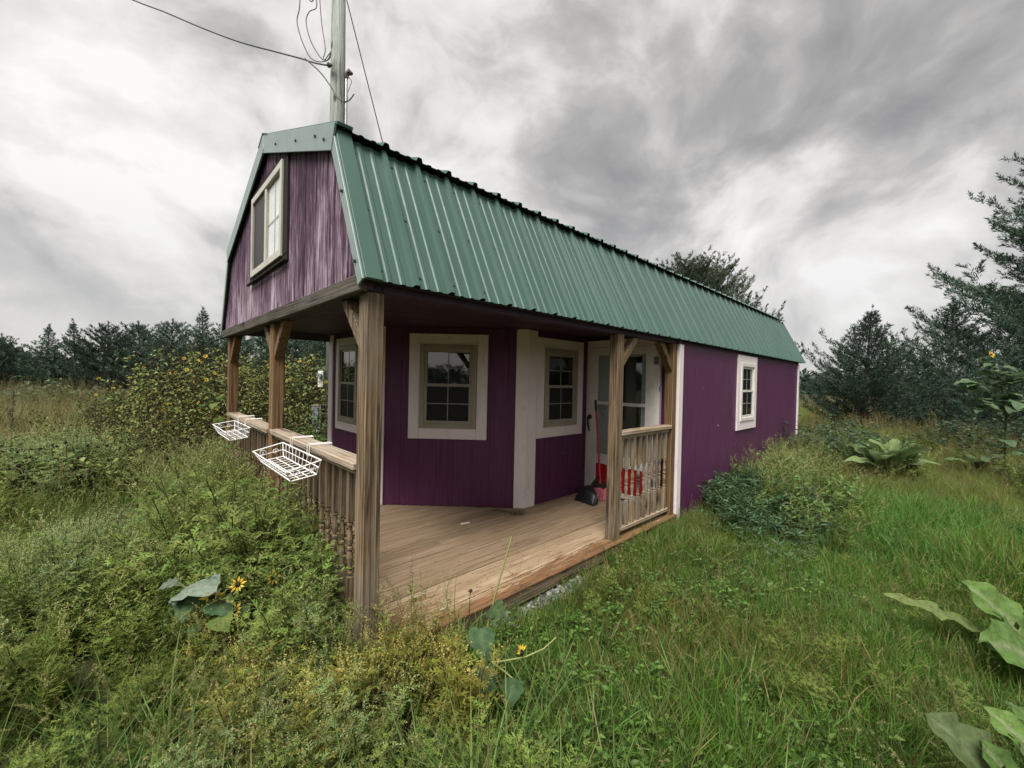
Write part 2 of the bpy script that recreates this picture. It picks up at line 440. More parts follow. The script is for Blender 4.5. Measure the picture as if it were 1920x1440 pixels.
class MB:
    def __init__(self):
        self.v, self.f = [], []

    def add(self, verts, faces):
        b = len(self.v)
        self.v += [Vector(p) for p in verts]
        self.f += [tuple(b + i for i in f) for f in faces]
        return self

    def box(self, x0, x1, y0, y1, z0, z1):
        return self.add([(x0, y0, z0), (x1, y0, z0), (x1, y1, z0), (x0, y1, z0),
                         (x0, y0, z1), (x1, y0, z1), (x1, y1, z1), (x0, y1, z1)],
                        [(0, 3, 2, 1), (4, 5, 6, 7), (0, 1, 5, 4), (1, 2, 6, 5), (2, 3, 7, 6), (3, 0, 4, 7)])

    def prism(self, poly, d):
        k = len(poly)
        d = Vector(d)
        a = [Vector(p) for p in poly]
        return self.add(a + [p + d for p in a],
                        [tuple(reversed(range(k))), tuple(range(k, 2 * k))] +
                        [(i, (i + 1) % k, k + (i + 1) % k, k + i) for i in range(k)])

    def bar(self, p, q, w, h, up=(0, 0, 1)):
        """rectangular bar from p to q"""
        p, q = Vector(p), Vector(q)
        d = (q - p).normalized()
        s = d.cross(Vector(up))
        s = s.normalized() if s.length > 1e-6 else Vector((1, 0, 0))
        t = s.cross(d)
        s, t = s * w / 2, t * h / 2
        return self.prism([p - s - t, p + s - t, p + s + t, p - s + t], q - p)

    def tube(self, pts, r, k=6, cap=True):
        pts = [Vector(p) for p in pts]
        rs = r if isinstance(r, (list, tuple)) else [r] * len(pts)
        b = len(self.v)
        ref = Vector((0.13, 0.31, 0.94))
        for i, p in enumerate(pts):
            d = (pts[min(i + 1, len(pts) - 1)] - pts[max(i - 1, 0)]).normalized()
            s = d.cross(ref)
            if s.length < 0.05:
                s = d.cross(Vector((1, 0, 0)))
            s.normalize()
            t = s.cross(d)
            for j in range(k):
                a = 2 * math.pi * j / k
                self.v.append(p + (s * math.cos(a) + t * math.sin(a)) * rs[i])
        for i in range(len(pts) - 1):
            for j in range(k):
                self.f.append((b + i * k + j, b + i * k + (j + 1) % k, b + (i + 1) * k + (j + 1) % k, b + (i + 1) * k + j))
        if cap:
            self.f.append(tuple(b + j for j in reversed(range(k))))
            self.f.append(tuple(b + (len(pts) - 1) * k + j for j in range(k)))
        return self

    def lathe(self, prof, k=10, c=(0, 0, 0)):
        return self.tube([(c[0], c[1], c[2] + z) for r, z in prof], [r for r, z in prof], k)

    def xf(self, M):
        self.v = [M @ p for p in self.v]
        return self

    def build(self, name, mat, parent=None, origin=None, bevel=0.0, smooth=False, label=None):
        o = None
        if origin is None:
            origin = WORLD[parent.name] if parent is not None and not self.v else None
        if origin is None:
            lo = Vector([min(p[i] for p in self.v) for i in range(3)])
            hi = Vector([max(p[i] for p in self.v) for i in range(3)])
            origin = Vector(((lo.x + hi.x) / 2, (lo.y + hi.y) / 2, lo.z))
        origin = Vector(origin)
        me = bpy.data.meshes.new(name)
        me.from_pydata([tuple(p - origin) for p in self.v], [], self.f)
        if bevel:
            bm = bmesh.new()
            bm.from_mesh(me)
            bmesh.ops.bevel(bm, geom=list(bm.edges), offset=bevel, segments=1, affect='EDGES', clamp_overlap=True)
            bm.to_mesh(me)
            bm.free()
        if smooth:
            for p in me.polygons:
                p.use_smooth = True
        me.materials.append(MATS[mat])
        o = bpy.data.objects.new(name, me)
        COL.objects.link(o)
        put(o, parent, origin)
        if label:
            o['label'] = label
        return o


def put(o, parent, origin):
    origin = Vector(origin)
    WORLD[o.name] = origin
    if parent is not None:
        o.parent = parent
        o.location = origin - WORLD[parent.name]
    else:
        o.location = origin


def dup(o, origin, parent):
    c_ = o.copy()
    COL.objects.link(c_)
    put(c_, parent, origin)
    return c_


def thing(name, label, cat, loc, group=None):
    o = bpy.data.objects.new(name, None)
    o.empty_display_size = 0.2
    COL.objects.link(o)
    put(o, None, loc)
    tag(o, label, cat, group)
    return o


def tag(o, label=None, cat=None, group=None, kind=None):
    for k_, v_ in (('label', label), ('category', cat), ('group', group), ('kind', kind)):
        if v_:
            o[k_] = v_
    return o


rnd = random.Random(7)
rng = np.random.default_rng(11)
GZ = -0.13                                   # ground level; the deck top is z = 0
# ================================================================ SETTING: ground
def smooth(a, b, x):
    t = np.clip((x - a) / (b - a), 0, 1)
    return t * t * (3 - 2 * t)


def ground_z(x, y):
    x, y = np.asarray(x, float), np.asarray(y, float)
    b = 0.05 * np.sin(x * 0.9 + 1.3) * np.cos(y * 0.7) + 0.03 * np.sin(x * 2.3 - y * 1.7)
    out = np.maximum(np.maximum(-x, x - 9.0), np.maximum(-y, y - 4.0))
    far = np.hypot(x - 3, y - 1)
    return GZ + b * smooth(0.1, 1.2, out) + 0.5 * np.sin(x * 0.02 + 1) * np.cos(y * 0.017) * smooth(30, 120, far)


gx = np.unique(np.concatenate([np.linspace(-6, 14, 100), np.linspace(-40, 60, 60), np.linspace(-400, 400, 41)]))
gy = np.unique(np.concatenate([np.linspace(-6, 12, 90), np.linspace(-40, 60, 60), np.linspace(-400, 400, 41)]))
XX, YY = np.meshgrid(gx, gy)
ZZ = ground_z(XX, YY)
me = bpy.data.meshes.new('ground')
nx_, ny_ = len(gx), len(gy)
vid = np.arange(nx_ * ny_).reshape(ny_, nx_)
quads = np.stack([vid[:-1, :-1], vid[:-1, 1:], vid[1:, 1:], vid[1:, :-1]], -1).reshape(-1, 4)
me.from_pydata(np.stack([XX, YY, ZZ], -1).reshape(-1, 3).tolist(), [], quads.tolist())
me.materials.append(MATS['soil'])
for p in me.polygons:
    p.use_smooth = True
go = bpy.data.objects.new('ground', me)
COL.objects.link(go)
tag(go, kind='structure')

# ================================================================ THE CABIN
WID, LEN, WALLB = 3.818, 8.98, 8.68
EAVE, EZ = -0.049, 1.842          # lower edge of the steep slope
BY, BZ = 0.376, 2.716             # gambrel break
RY, RZ = WID / 2, 3.293           # ridge
CEIL = 1.93
cabin = thing('cabin', 'purple cabin with a green ribbed metal barn roof and a corner porch', 'cabin', (4.3, RY, GZ))

# ---- roof: sheathing with panels, rake trims and screws on it
prof = [(EAVE + 0.02, EZ - 0.0), (BY + 0.012, BZ - 0.03), (RY, RZ - 0.03), (WID - BY - 0.012, BZ - 0.03), (WID - EAVE - 0.02, EZ)]
inner = [(WID - EAVE - 0.06, EZ), (WID - BY - 0.05, BZ - 0.06), (RY, RZ - 0.07), (BY + 0.05, BZ - 0.06), (EAVE + 0.06, EZ)]
mb = MB()
mb.prism([(0.02, y, z) for y, z in prof + inner], (LEN - 0.05, 0, 0))
roof = mb.build('roof', 'soffit_dark', cabin)
RIB = 0.2175


def panel(a, b, x0, nrib, name='roof_panel', phase=0.0245, length=None):
    """ribbed steel sheet from a=(y,z) (lower edge) to b=(y,z) (upper edge), nrib ribs wide"""
    a, b = Vector((0, a[0], a[1])), Vector((0, b[0], b[1]))
    up = (b - a)
    nn = Vector((1, 0, 0)).cross(up.normalized())
    if nn.z < 0:
        nn = -nn
    pr = []
    for i in range(nrib):
        o = i * RIB
        pr += [(o, 0), (o + 0.010, 0.023), (o + 0.034, 0.023), (o + 0.046, 0)]
        for q in (1, 2):
            c_ = o + 0.022 + q * RIB / 3
            pr += [(c_ - 0.016, 0), (c_ - 0.009, 0.006), (c_ + 0.009, 0.006), (c_ + 0.016, 0)]
    pr.append((nrib * RIB + 0.004, 0.0))
    if length is not None:
        pr = [p for p in pr if p[0] <= length] + [(length, 0.0)]
    k = len(pr)
    mb = MB()
    for t in (0, 1):
        for off in (0.0, -0.0025):
            for px_, h in pr:
                mb.v.append(Vector((x0 + px_, 0, 0)) + a + up * t + nn * (h + off))
    for i in range(k - 1):
        mb.f.append((i, i + 1, 2 * k + i + 1, 2 * k + i))
        mb.f.append((k + i + 1, k + i, 3 * k + i, 3 * k + i + 1))
        mb.f.append((i + 1, i, k + i, k + i + 1))
        mb.f.append((2 * k + i, 2 * k + i + 1, 3 * k + i + 1, 3 * k + i))
    mb.f.append((0, 2 * k, 3 * k, k))
    mb.f.append((k - 1, 2 * k - 1, 4 * k - 1, 3 * k - 1))
    return mb.build(name, 'roof_green', roof, origin=Vector((x0, 0, 0)) + a)


ov = Vector((0, BY - RY, BZ - RZ)).normalized() * 0.06      # the upper sheets reach over the break
slopes = [((EAVE, EZ), (BY - 0.012, BZ - 0.028)), ((BY + ov.y, BZ + ov.z + 0.012), (RY, RZ + 0.012)),
          ((WID - BY - ov.y, BZ + ov.z + 0.012), (RY, RZ + 0.012)), ((WID - EAVE, EZ), (WID - BY + 0.012, BZ - 0.028))]
NR = 4
for si, (a, b) in enumerate(slopes):
    x0 = -0.035 if si else -0.035
    first = None
    lo = Vector((0, a[0], a[1]))
    x = x0 + 0.0
    x = 0.0245 - RIB * 0.12
    i = 0
    while x < LEN - 0.02:
        left = LEN - x
        if left > NR * RIB:
            if first is None:
                first = panel(a, b, x, NR)
            else:
                dup(first, Vector((x, 0, 0)) + lo, roof)
        else:
            panel(a, b, x, NR, length=left)
        x += NR * RIB
        i += 1
# rake trims along the front gable
def rake(a, b, w=0.085, x0=-0.05):
    a, b = Vector((0, *a)), Vector((0, *b))
    d = (b - a).normalized()
    nn = Vector((1, 0, 0)).cross(d)
    c_ = Vector((0, RY, 2.0))
    if nn.dot(c_ - a) < 0:
        nn = -nn
    o = -nn * 0.014
    leg = MB()
    mb = MB()
    mb.prism([Vector((x0, 0, 0)) + a + o, Vector((x0, 0, 0)) + b + o, Vector((x0, 0, 0)) + b + nn * w, Vector((x0, 0, 0)) + a + nn * w], (0.012, 0, 0))
    # folded leg that laps over the first flute
    leg.prism([Vector((x0 + 0.0125, 0, 0)) + a + o * 1.9, Vector((x0 + 0.012, 0, 0)) + b + o * 1.9,
              Vector((x0 + 0.012, 0, 0)) + b + o * 0.6, Vector((x0 + 0.012, 0, 0)) + a + o * 0.6], (0.085, 0, 0))
    mb.build('rake_trim', 'rake_green', roof, bevel=0.002)
    leg.build('rake_flange', 'roof_green', roof, bevel=0.002)


rake((EAVE - 0.002, EZ - 0.012), (BY - 0.004, BZ - 0.016), 0.045)
rake((WID - EAVE + 0.002, EZ - 0.012), (WID - BY + 0.004, BZ - 0.016), 0.045)
rake((BY + ov.y, BZ + ov.z + 0.012), (RY, RZ + 0.014), 0.125, -0.054)
rake((WID - BY - ov.y, BZ + ov.z + 0.012), (RY, RZ + 0.014), 0.125, -0.056)
mb = MB()
mb.prism([(-0.06, RY - 0.14, RZ - 0.028), (-0.06, RY, RZ + 0.034), (-0.06, RY + 0.14, RZ - 0.028), (-0.06, RY + 0.14, RZ - 0.020),
          (-0.06, RY, RZ + 0.042), (-0.06, RY - 0.14, RZ - 0.020)], (LEN + 0.04, 0, 0))
mb.build('ridge_cap', 'roof_green', roof)
# screws: small hex heads on every rib, too small to pick apart
mb = MB()
a, b = Vector((0, EAVE, EZ)), Vector((0, BY - 0.012, BZ - 0.028))
nn = Vector((1, 0, 0)).cross((b - a).normalized())
nn = nn if nn.z > 0 else -nn
x = 0.0245 - RIB * 0.12
while x < LEN - 0.1:
    for t in (0.07, 0.48, 0.9):
        p = a + (b - a) * t + Vector((x + 0.06, 0, 0))
        mb.tube([p - nn * 0.001, p + nn * 0.006], 0.0065, 6)
    x += RIB
for (y, z) in ((0.62, 2.77), (1.0, 2.9), (0.47, 2.69), (0.02, 1.93), (0.2, 2.32), (1.5, 3.08)):
    mb.tube([(-0.062, y, z), (-0.05, y, z)], 0.009, 6)
o = mb.build('screw', 'screw_dark', roof)
o['kind'] = 'stuff'

# ---- front gable: weathered grooved boards with the loft window
def gable_z(y):
    pts = [(0.0, EZ + 0.06), (BY, BZ - 0.05), (RY, RZ - 0.05), (WID - BY, BZ - 0.05), (WID, EZ + 0.06)]
    for (y0, z0), (y1, z1) in zip(pts, pts[1:]):
        if y0 <= y <= y1:
            return z0 + (z1 - z0) * (y - y0) / (y1 - y0)
    return EZ


ys = [0.0, BY, RY, WID - BY, WID]
mb = MB()
mb.prism([(0.0, 0.0, 1.80)] + [(0.0, y, gable_z(y)) for y in ys] + [(0.0, WID, 1.80)], (0.03, 0, 0))
gable = mb.build('front_gable', 'dark_purple_paint', cabin)
nb = 37
bw = WID / nb
for i in range(nb):
    y0, y1 = i * bw + 0.006, (i + 1) * bw - 0.006
    cuts = [y0] + [q for q in (BY, RY, WID - BY) if y0 < q < y1] + [y1]
    poly = [(0, y0, 1.845)] + [(0, q, max(gable_z(q), 1.87)) for q in cuts] + [(0, y1, 1.845)]
    d = 0.013 + rnd.uniform(-0.0015, 0.0015)
    mb = MB().prism([(-d, y, z) for _, y, z in poly], (d - 0.0005, 0, 0))
    mb.build('siding_board', 'weathered_purple', gable, bevel=0.002)

# loft window: dark brown surround, pale sliding sash frame, curtain behind the near half
lw = MB().box(-0.0285, -0.013, 1.27, 2.44, 2.195, 2.235).build('loft_window', 'wood_dark', cabin, label='loft window with a weathered brown surround and pale sliding sashes')
for bx in ((-0.032, -0.013, 1.27, 1.375, 2.235, 2.93), (-0.031, -0.013, 2.345, 2.44, 2.235, 2.93), (-0.030, -0.013, 1.27, 2.44, 2.932, 2.985)):
    MB().box(*bx).build('surround_board', 'wood_dark', lw, bevel=0.003)
MB().box(-0.055, -0.03, 1.25, 2.46, 2.178, 2.194).build('sill', 'wood_dark', lw, bevel=0.003)
fy0, fy1, fz0, fz1 = 1.375, 2.345, 2.236, 2.931
for bx in ((fy0, fy0 + 0.04, fz0, fz1), (fy1 - 0.04, fy1, fz0, fz1)):
    MB().box(-0.046, -0.014, *bx).build('frame', 'sash_cream', lw, bevel=0.003)
for bx in ((fy0 + 0.04, fy1 - 0.04, fz0, fz0 + 0.055), (fy0 + 0.04, fy1 - 0.04, fz1 - 0.055, fz1)):
    MB().box(-0.0455, -0.014, *bx).build('frame', 'sash_cream', lw, bevel=0.003)
MB().box(-0.040, -0.014, 1.84, 1.885, fz0 + 0.055, fz1 - 0.055).build('meeting_stile', 'sash_cream', lw, bevel=0.003)
MB().box(-0.016, -0.014, fy0 + 0.06, fy1 - 0.06, fz0 + 0.06, fz1 - 0.06).build('interior', 'dark_interior', lw)
# pleated curtain
mb = MB()
pts = [(-0.0175 - 0.0012 * math.sin(i * 1.7), 1.432 + i * 0.0135) for i in range(31)]
mb.v = [Vector((x, y, z)) for z in (fz0 + 0.058, fz1 - 0.058) for x, y in pts]
mb.f = [(i, i + 1, 31 + i + 1, 31 + i) for i in range(30)]
mb.build('curtain', 'curtain', lw)
MB().add([(-0.026, 1.43, fz0 + 0.055), (-0.026, 1.43, fz1 - 0.055), (-0.026, 1.84, fz1 - 0.055), (-0.026, 1.84, fz0 + 0.055)], [(0, 1, 2, 3)]).build('pane', 'clear_glass', lw)
MB().box(-0.030, -0.028, 1.885, 2.29, fz0 + 0.055, fz1 - 0.055).build('pane', 'screen_mesh', lw, label='pane behind a dark insect screen')
for bx in ((1.63, 1.64, fz0 + 0.055, fz1 - 0.055),):
    MB().box(-0.0235, -0.0205, *bx).build('muntin', 'sash_cream', lw)
MB().box(-0.0232, -0.0206, 1.43, 1.84, 2.57, 2.582).build('muntin', 'sash_cream', lw)

# ---- beams and soffit of the porch
MB().box(-0.042, -0.002, -0.012, WID + 0.01, 1.788, 1.872).build('front_beam', 'wood_beam', cabin, bevel=0.005)
MB().box(0.0, 0.09, 0.02, WID - 0.02, 1.795, 1.93).build('header', 'soffit_dark', cabin, bevel=0.004)
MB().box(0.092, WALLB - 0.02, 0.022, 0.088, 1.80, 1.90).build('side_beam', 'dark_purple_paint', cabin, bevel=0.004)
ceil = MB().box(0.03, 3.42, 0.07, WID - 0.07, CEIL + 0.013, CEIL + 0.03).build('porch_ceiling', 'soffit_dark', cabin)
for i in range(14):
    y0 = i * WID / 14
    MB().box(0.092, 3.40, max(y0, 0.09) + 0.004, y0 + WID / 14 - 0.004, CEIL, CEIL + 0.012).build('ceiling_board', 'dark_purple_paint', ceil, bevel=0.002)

# ---- walls
AX0, AY0, AX1, AY1 = 1.176, 2.219, 2.282, 1.145
DOORX = 3.41
ZB = -0.06
av = Vector((AX1 - AX0, AY1 - AY0, 0))
AL = av.length
av.normalize()
an = Vector((av.y, -av.x, 0))          # outwards, to the viewer
if an.dot(CAM_LOC - Vector((AX0, AY0, 0))) < 0:
    an = -an
MA = Matrix(((av.x, an.x, 0, AX0), (av.y, an.y, 0, AY0), (0, 0, 1, 0), (0, 0, 0, 1)))      # local (along, out, z)
MSB = Matrix(((1, 0, 0, AX1), (0, -1, 0, AY1), (0, 0, 1, 0), (0, 0, 0, 1)))
ML = Matrix(((0, -1, 0, AX0), (-1, 0, 0, WID), (0, 0, 1, 0), (0, 0, 0, 1)))                # along = -Y from the left corner
MR = Matrix(((1, 0, 0, DOORX), (0, -1, 0, 0.0), (0, 0, 1, 0), (0, 0, 0, 1)))               # right wall
MD = Matrix(((0, -1, 0, DOORX), (-1, 0, 0, AY1), (0, 0, 1, 0), (0, 0, 0, 1)))              # door wall, along = -Y


def wall(M, length, boards, bw_, z0=0.004, z1=CEIL - 0.002, th=0.06, mat='purple_paint', gap=0.0025, label=None):
    w_ = MB().box(0, length, -th, -0.006, z0, z1).xf(M).build('wall', mat, cabin, label=label)
    k_ = max(1, round(length / bw_))
    for i in range(k_):
        a_, b_ = i * length / k_ + gap, (i + 1) * length / k_ - gap
        MB().box(a_, b_, -0.0055, 0.0 - rnd.uniform(0, 0.0008), z0, z1).xf(M).build('wall_board', mat, w_, bevel=0.0015)
    return w_


wall(MA, AL, True, 0.2, gap=0.0006, label='angled purple wall facing the open corner of the porch')
wall(MSB, DOORX - AX1, True, 0.1, label='grooved purple wall between the angled wall and the door')
wall(ML, WID - AY0, True, 0.1, label='grooved purple wall at the far left end of the porch')
wall(MD, AY1, True, 0.2, z1=CEIL - 0.004, gap=0.001, label='purple wall round the porch door')
wall(MR, WALLB - DOORX, True, 1.2, z0=-0.11, z1=1.799, gap=0.0008, label='long smooth purple side wall')
MB().box(AX0, WALLB, WID - 0.06, WID, -0.11, 1.93).build('wall', 'purple_paint', cabin, label='purple wall on the far side')
bk = MB()
bk.prism([(WALLB, 0, -0.11)] + [(WALLB, y, gable_z(y) - 0.01) for y in ys] + [(WALLB, WID, -0.11)], (0.03, 0, 0))
bk.build('rear_wall', 'purple_paint', cabin)
MB().box(AX0 + 0.05, WALLB - 0.05, 0.1, WID - 0.1, -0.12, -0.07).build('floor', 'dark_interior', cabin)
for y in (0.4, 1.9, 3.4):
    MB().box(0.05, WALLB, y - 0.05, y + 0.05, -0.2, -0.125).build('skid', 'wood_beam', cabin)


def trim_board(M, a, b, z0, z1, t0=0.001, t1=0.02, name='corner_trim'):
    return MB().box(a, b, t0, t1, z0, z1).xf(M).build(name, 'white_trim', cabin, bevel=0.002)


trim_board(MA, AL - 0.115, AL + 0.018, 0.003, CEIL - 0.005)
trim_board(MA, -0.012, 0.016, 0.003, CEIL - 0.005)
trim_board(MSB, 0.012, 0.145, 0.004, CEIL - 0.008, 0.001, 0.0195)
trim_board(ML, 0.0, 0.135, 0.004, CEIL - 0.005)
trim_board(MR, -0.02, 0.075, -0.115, 1.797, 0.001, 0.021)
trim_board(MR, WALLB - DOORX - 0.075, WALLB - DOORX + 0.005, -0.115, 1.797, 0.001, 0.021)
MB().box(DOORX - 0.021, DOORX - 0.001, 0.0, 0.02, 0.0, 1.797).build('corner_trim', 'white_trim', cabin, bevel=0.002)


# ---- sash windows: white board surround, taupe frame, two sashes with muntins
def window(M, a0, a1, z0, z1, tw, fr_, label, frmat='vinyl_taupe', grid=(2, 2), single_low=True, lowmat='screen_mesh', tb=None):
    tb = tb or tw
    w_ = MB().box(a0 + tw, a1 - tw, 0.001, 0.021, z0 + 0.0005, z0 + tb).xf(M).build('window', 'white_trim', cabin, bevel=0.002, label=label)
    for bx in ((a0, a0 + tw - 0.001, z0, z1), (a1 - tw + 0.001, a1, z0, z1)):
        MB().box(bx[0], bx[1], 0.001, 0.022, bx[2], bx[3]).xf(M).build('trim_board', 'white_trim', w_, bevel=0.002)
    MB().box(a0 + tw, a1 - tw, 0.001, 0.021, z1 - tw, z1 - 0.0005).xf(M).build('trim_board', 'white_trim', w_, bevel=0.002)
    i0, i1, j0, j1 = a0 + tw + 0.001, a1 - tw - 0.001, z0 + tb + 0.001, z1 - tw - 0.001
    for bx in ((i0, i0 + fr_, j0, j1), (i1 - fr_, i1, j0, j1)):
        MB().box(bx[0], bx[1], 0.001, 0.034, bx[2], bx[3]).xf(M).build('frame', frmat, w_, bevel=0.003)
    for bx in ((i0 + fr_, i1 - fr_, j0, j0 + fr_), (i0 + fr_, i1 - fr_, j1 - fr_, j1)):
        MB().box(bx[0], bx[1], 0.001, 0.033, bx[2], bx[3]).xf(M).build('frame', frmat, w_, bevel=0.003)
    g0, g1, h0, h1 = i0 + fr_, i1 - fr_, j0 + fr_, j1 - fr_
    hm = (h0 + h1) / 2 - 0.0
    sr = fr_ * 0.62
    # upper sash set back, lower sash proud of it
    for (q0, q1, out, gm) in ((hm, h1, 0.016, 'dark_glass'), (h0, hm + sr, 0.026, lowmat)):
        mb = MB()
        mb.box(g0, g0 + sr, 0.001, out, q0, q1).box(g1 - sr, g1, 0.001, out, q0, q1)
        mb.box(g0 + sr, g1 - sr, 0.001, out - 0.0005, q0, q0 + sr).box(g0 + sr, g1 - sr, 0.001, out - 0.0005, q1 - sr, q1)
        sash = mb.xf(M).build('sash', frmat, w_)
        p0, p1, r0, r1 = g0 + sr, g1 - sr, q0 + sr, q1 - sr
        MB().box(p0, p1, 0.002, out - 0.011, r0, r1).xf(M).build('pane', gm, w_)
        mm = MB()
        for i in range(1, grid[0]):
            c_ = p0 + (p1 - p0) * i / grid[0]
            mm.box(c_ - 0.005, c_ + 0.005, out - 0.0108, out - 0.0085, r0, r1)
        for i in range(1, grid[1]):
            c_ = r0 + (r1 - r0) * i / grid[1]
            mm.box(p0, p1, out - 0.0106, out - 0.0083, c_ - 0.005, c_ + 0.005)
        mm.xf(M).build('muntin', 'muntin_grey', w_)
    return w_


window(MA, 0.277, 1.122, 0.728, 1.857, 0.115, 0.05, 'window in the angled wall reflecting sky and trees')
window(MSB, 0.148, 0.972, 0.74, 1.86, 0.115, 0.05, 'window beside the porch door')
window(ML, 0.275, 1.05, 0.70, 1.862, 0.10, 0.045, 'window at the far left end of the porch', lowmat='screen_mesh')
window(MR, 5.20 - DOORX, 6.02 - DOORX, 0.755, 1.80 - 0.003, 0.105, 0.05, 'narrow window in the long side wall', 'vinyl_white', lowmat='dark_glass', tb=0.12)

# ---- porch door: white storm door with a red kick panel in front of a grey inner door
door = MB().box(0.02, 0.925, 0.010, 0.030, 0.020, 0.024).xf(MD).build('door', 'door_white', cabin, label='white storm door with large glass and red lower panel')
for bx in ((0.02, 0.155, 0.026, 1.80), (0.795, 0.925, 0.026, 1.80)):
    MB().box(bx[0], bx[1], 0.016, 0.048, bx[2], bx[3]).xf(MD).build('stile', 'door_white', door, bevel=0.003)
for z0, z1 in ((1.705, 1.80), (1.105, 1.145), (0.385, 0.505), (0.026, 0.085)):
    MB().box(0.156, 0.794, 0.018, 0.046, z0, z1).xf(MD).build('rail', 'door_white', door, bevel=0.003)
MB().box(0.156, 0.794, 0.022, 0.036, 0.086, 0.384).xf(MD).build('kick_panel', 'red_paint', door)
for z0, z1 in ((1.146, 1.704), (0.506, 1.104)):
    MB().add([(0.156, 0.032, z0), (0.156, 0.032, z1), (0.794, 0.032, z1), (0.794, 0.032, z0)], [(0, 1, 2, 3)]).xf(MD).build('pane', 'clear_glass', door)
idr = MB().box(0.10, 0.85, 0.0012, 0.0100, 0.03, 1.79).xf(MD).build('inner_door', 'door_inner', door)
MB().box(0.34, 0.73, 0.0102, 0.0125, 0.82, 1.68).xf(MD).build('inner_pane', 'dark_glass', door)
for z in (1.075, 0.985):
    MB().tube([(0.235, 0.010, z), (0.235, 0.021, z), (0.235, 0.024, z)], [0.028, 0.028, 0.016], 12).xf(MD).build('knob', 'steel', door, smooth=False)
mb = MB()
mb.tube([(0.062, 0.048, 0.945), (0.062, 0.056, 0.945)], 0.030, 10)
mb.tube([(0.062, 0.055, 0.955), (0.055, 0.085, 0.94), (0.055, 0.088, 0.87), (0.062, 0.075, 0.80), (0.07, 0.06, 0.765)], [0.012, 0.012, 0.012, 0.010, 0.007], 8)
mb.xf(MD).build('handle', 'black_metal', door)
for z in (1.585, 0.80, 0.24):
    MB().box(0.893, 0.952, 0.049, 0.058, z, z + 0.085).xf(MD).build('hinge', 'grey_box', door, bevel=0.004)
dfm = MB().box(-0.0, 0.019, 0.001, 0.045, 0.02, 1.885).xf(MD).build('door_frame', 'white_trim', cabin)
MB().box(0.927, 0.965, 0.001, 0.045, 0.02, 1.885).xf(MD).build('jamb', 'white_trim', dfm)
MB().box(0.020, 0.926, 0.001, 0.044, 1.803, 1.885).xf(MD).build('head_board', 'white_trim', dfm)
MB().box(0.955, 0.966, 0.0455, 0.047, 1.29, 1.35).xf(MD).build('tape', 'blue_tape', dfm)

# ---- deck: planks along the house, rim boards
deck = MB().box(-0.024, 0.012, -0.02, WID - 0.02, -0.105, -0.030).build('deck', 'wood_rim', cabin, label='weathered porch deck')
PW = 0.1395
npl = 28
for i in range(npl):
    y0 = -0.034 + i * PW
    y1 = y0 + PW - 0.0065
    ym = (y0 + y1) / 2
    if y0 < AY1 - 0.005:
        xe = DOORX - 0.004
    elif ym < AY0:
        xe = AX1 - (ym - AY1) * (AX1 - AX0) / (AY0 - AY1) + 0.075
    else:
        xe = AX0 + 0.02
    if ym < 0.10 and False:
        xe = 2.3
    z = -rnd.uniform(0.0, 0.003)
    x0 = -0.032 - rnd.uniform(0, 0.006)
    segs = [(x0, xe)]
    if i % 3 == 1 and xe > 2.2:
        c_ = rnd.choice((1.1, 1.52, 1.9))
        segs = [(x0, c_ - 0.0015), (c_ + 0.0015, xe)]
    for s0, s1 in segs:
        if i == 0:
            MB().box(s0, s1, y0, y1, -0.028, z).build('plank', 'wood_deck', deck, bevel=0.009)
        else:
            MB().box(s0, s1, y0, y1, -0.028, z).build('plank', 'wood_deck', deck, bevel=0.0028)
MB().box(-0.02, 3.40, -0.024, 0.014, -0.112, -0.0295).build('rim_board', 'wood_rim', deck, bevel=0.004)

# ---- porch posts with knee braces
PS = 0.092


def post(x, y, mat, z1=1.793, braces=(), z0=0.001, label=None):
    p_ = MB().box(x, x + PS, y, y + PS, z0, z1).build('porch_post', mat, cabin, bevel=0.006, label=label)
    for (dx, dy, mt) in braces:
        cx, cy = x + PS / 2, y + PS / 2
        st = Vector((cx + dx * PS * 0.5, cy + dy * PS * 0.5, 1.50))
        e = Vector((cx + dx * (PS * 0.5 + 0.27), cy + dy * (PS * 0.5 + 0.27), 1.787))
        s_ = Vector((-dy, dx, 0)) * 0.034
        h = Vector((0, 0, 0.085))
        poly = [st, e, e - Vector((dx, dy, 0)) * 0.092, st + h]
        MB().prism([q - s_ for q in poly], s_ * 2).build('knee_brace', mt, p_, bevel=0.004)
    return p_


post(0.0, 0.0, 'wood_post', braces=[(0, 1, 'wood_post')], z0=-0.10, label='knotty greyed post at the open porch corner')
post(0.0, 1.735, 'wood_post_brown', braces=[(0, 1, 'wood_post'), (0, -1, 'wood_post_brown')], z0=-0.10, label='brown post in the middle of the front railing')
post(0.0, 3.61, 'wood_post_brown', braces=[(0, -1, 'wood_post_brown')], z0=-0.10, label='brown post at the far front corner of the porch')
post(2.237, 0.0, 'wood_post', z1=1.80, braces=[(1, 0, 'wood_post')], z0=-0.05, label='pale brown post at the side railing')
post(3.292, 0.003, 'wood_post_brown', z1=1.80, braces=[(-1, 0, 'wood_post_brown')], z0=-0.05, label='dark brown half post against the side wall')

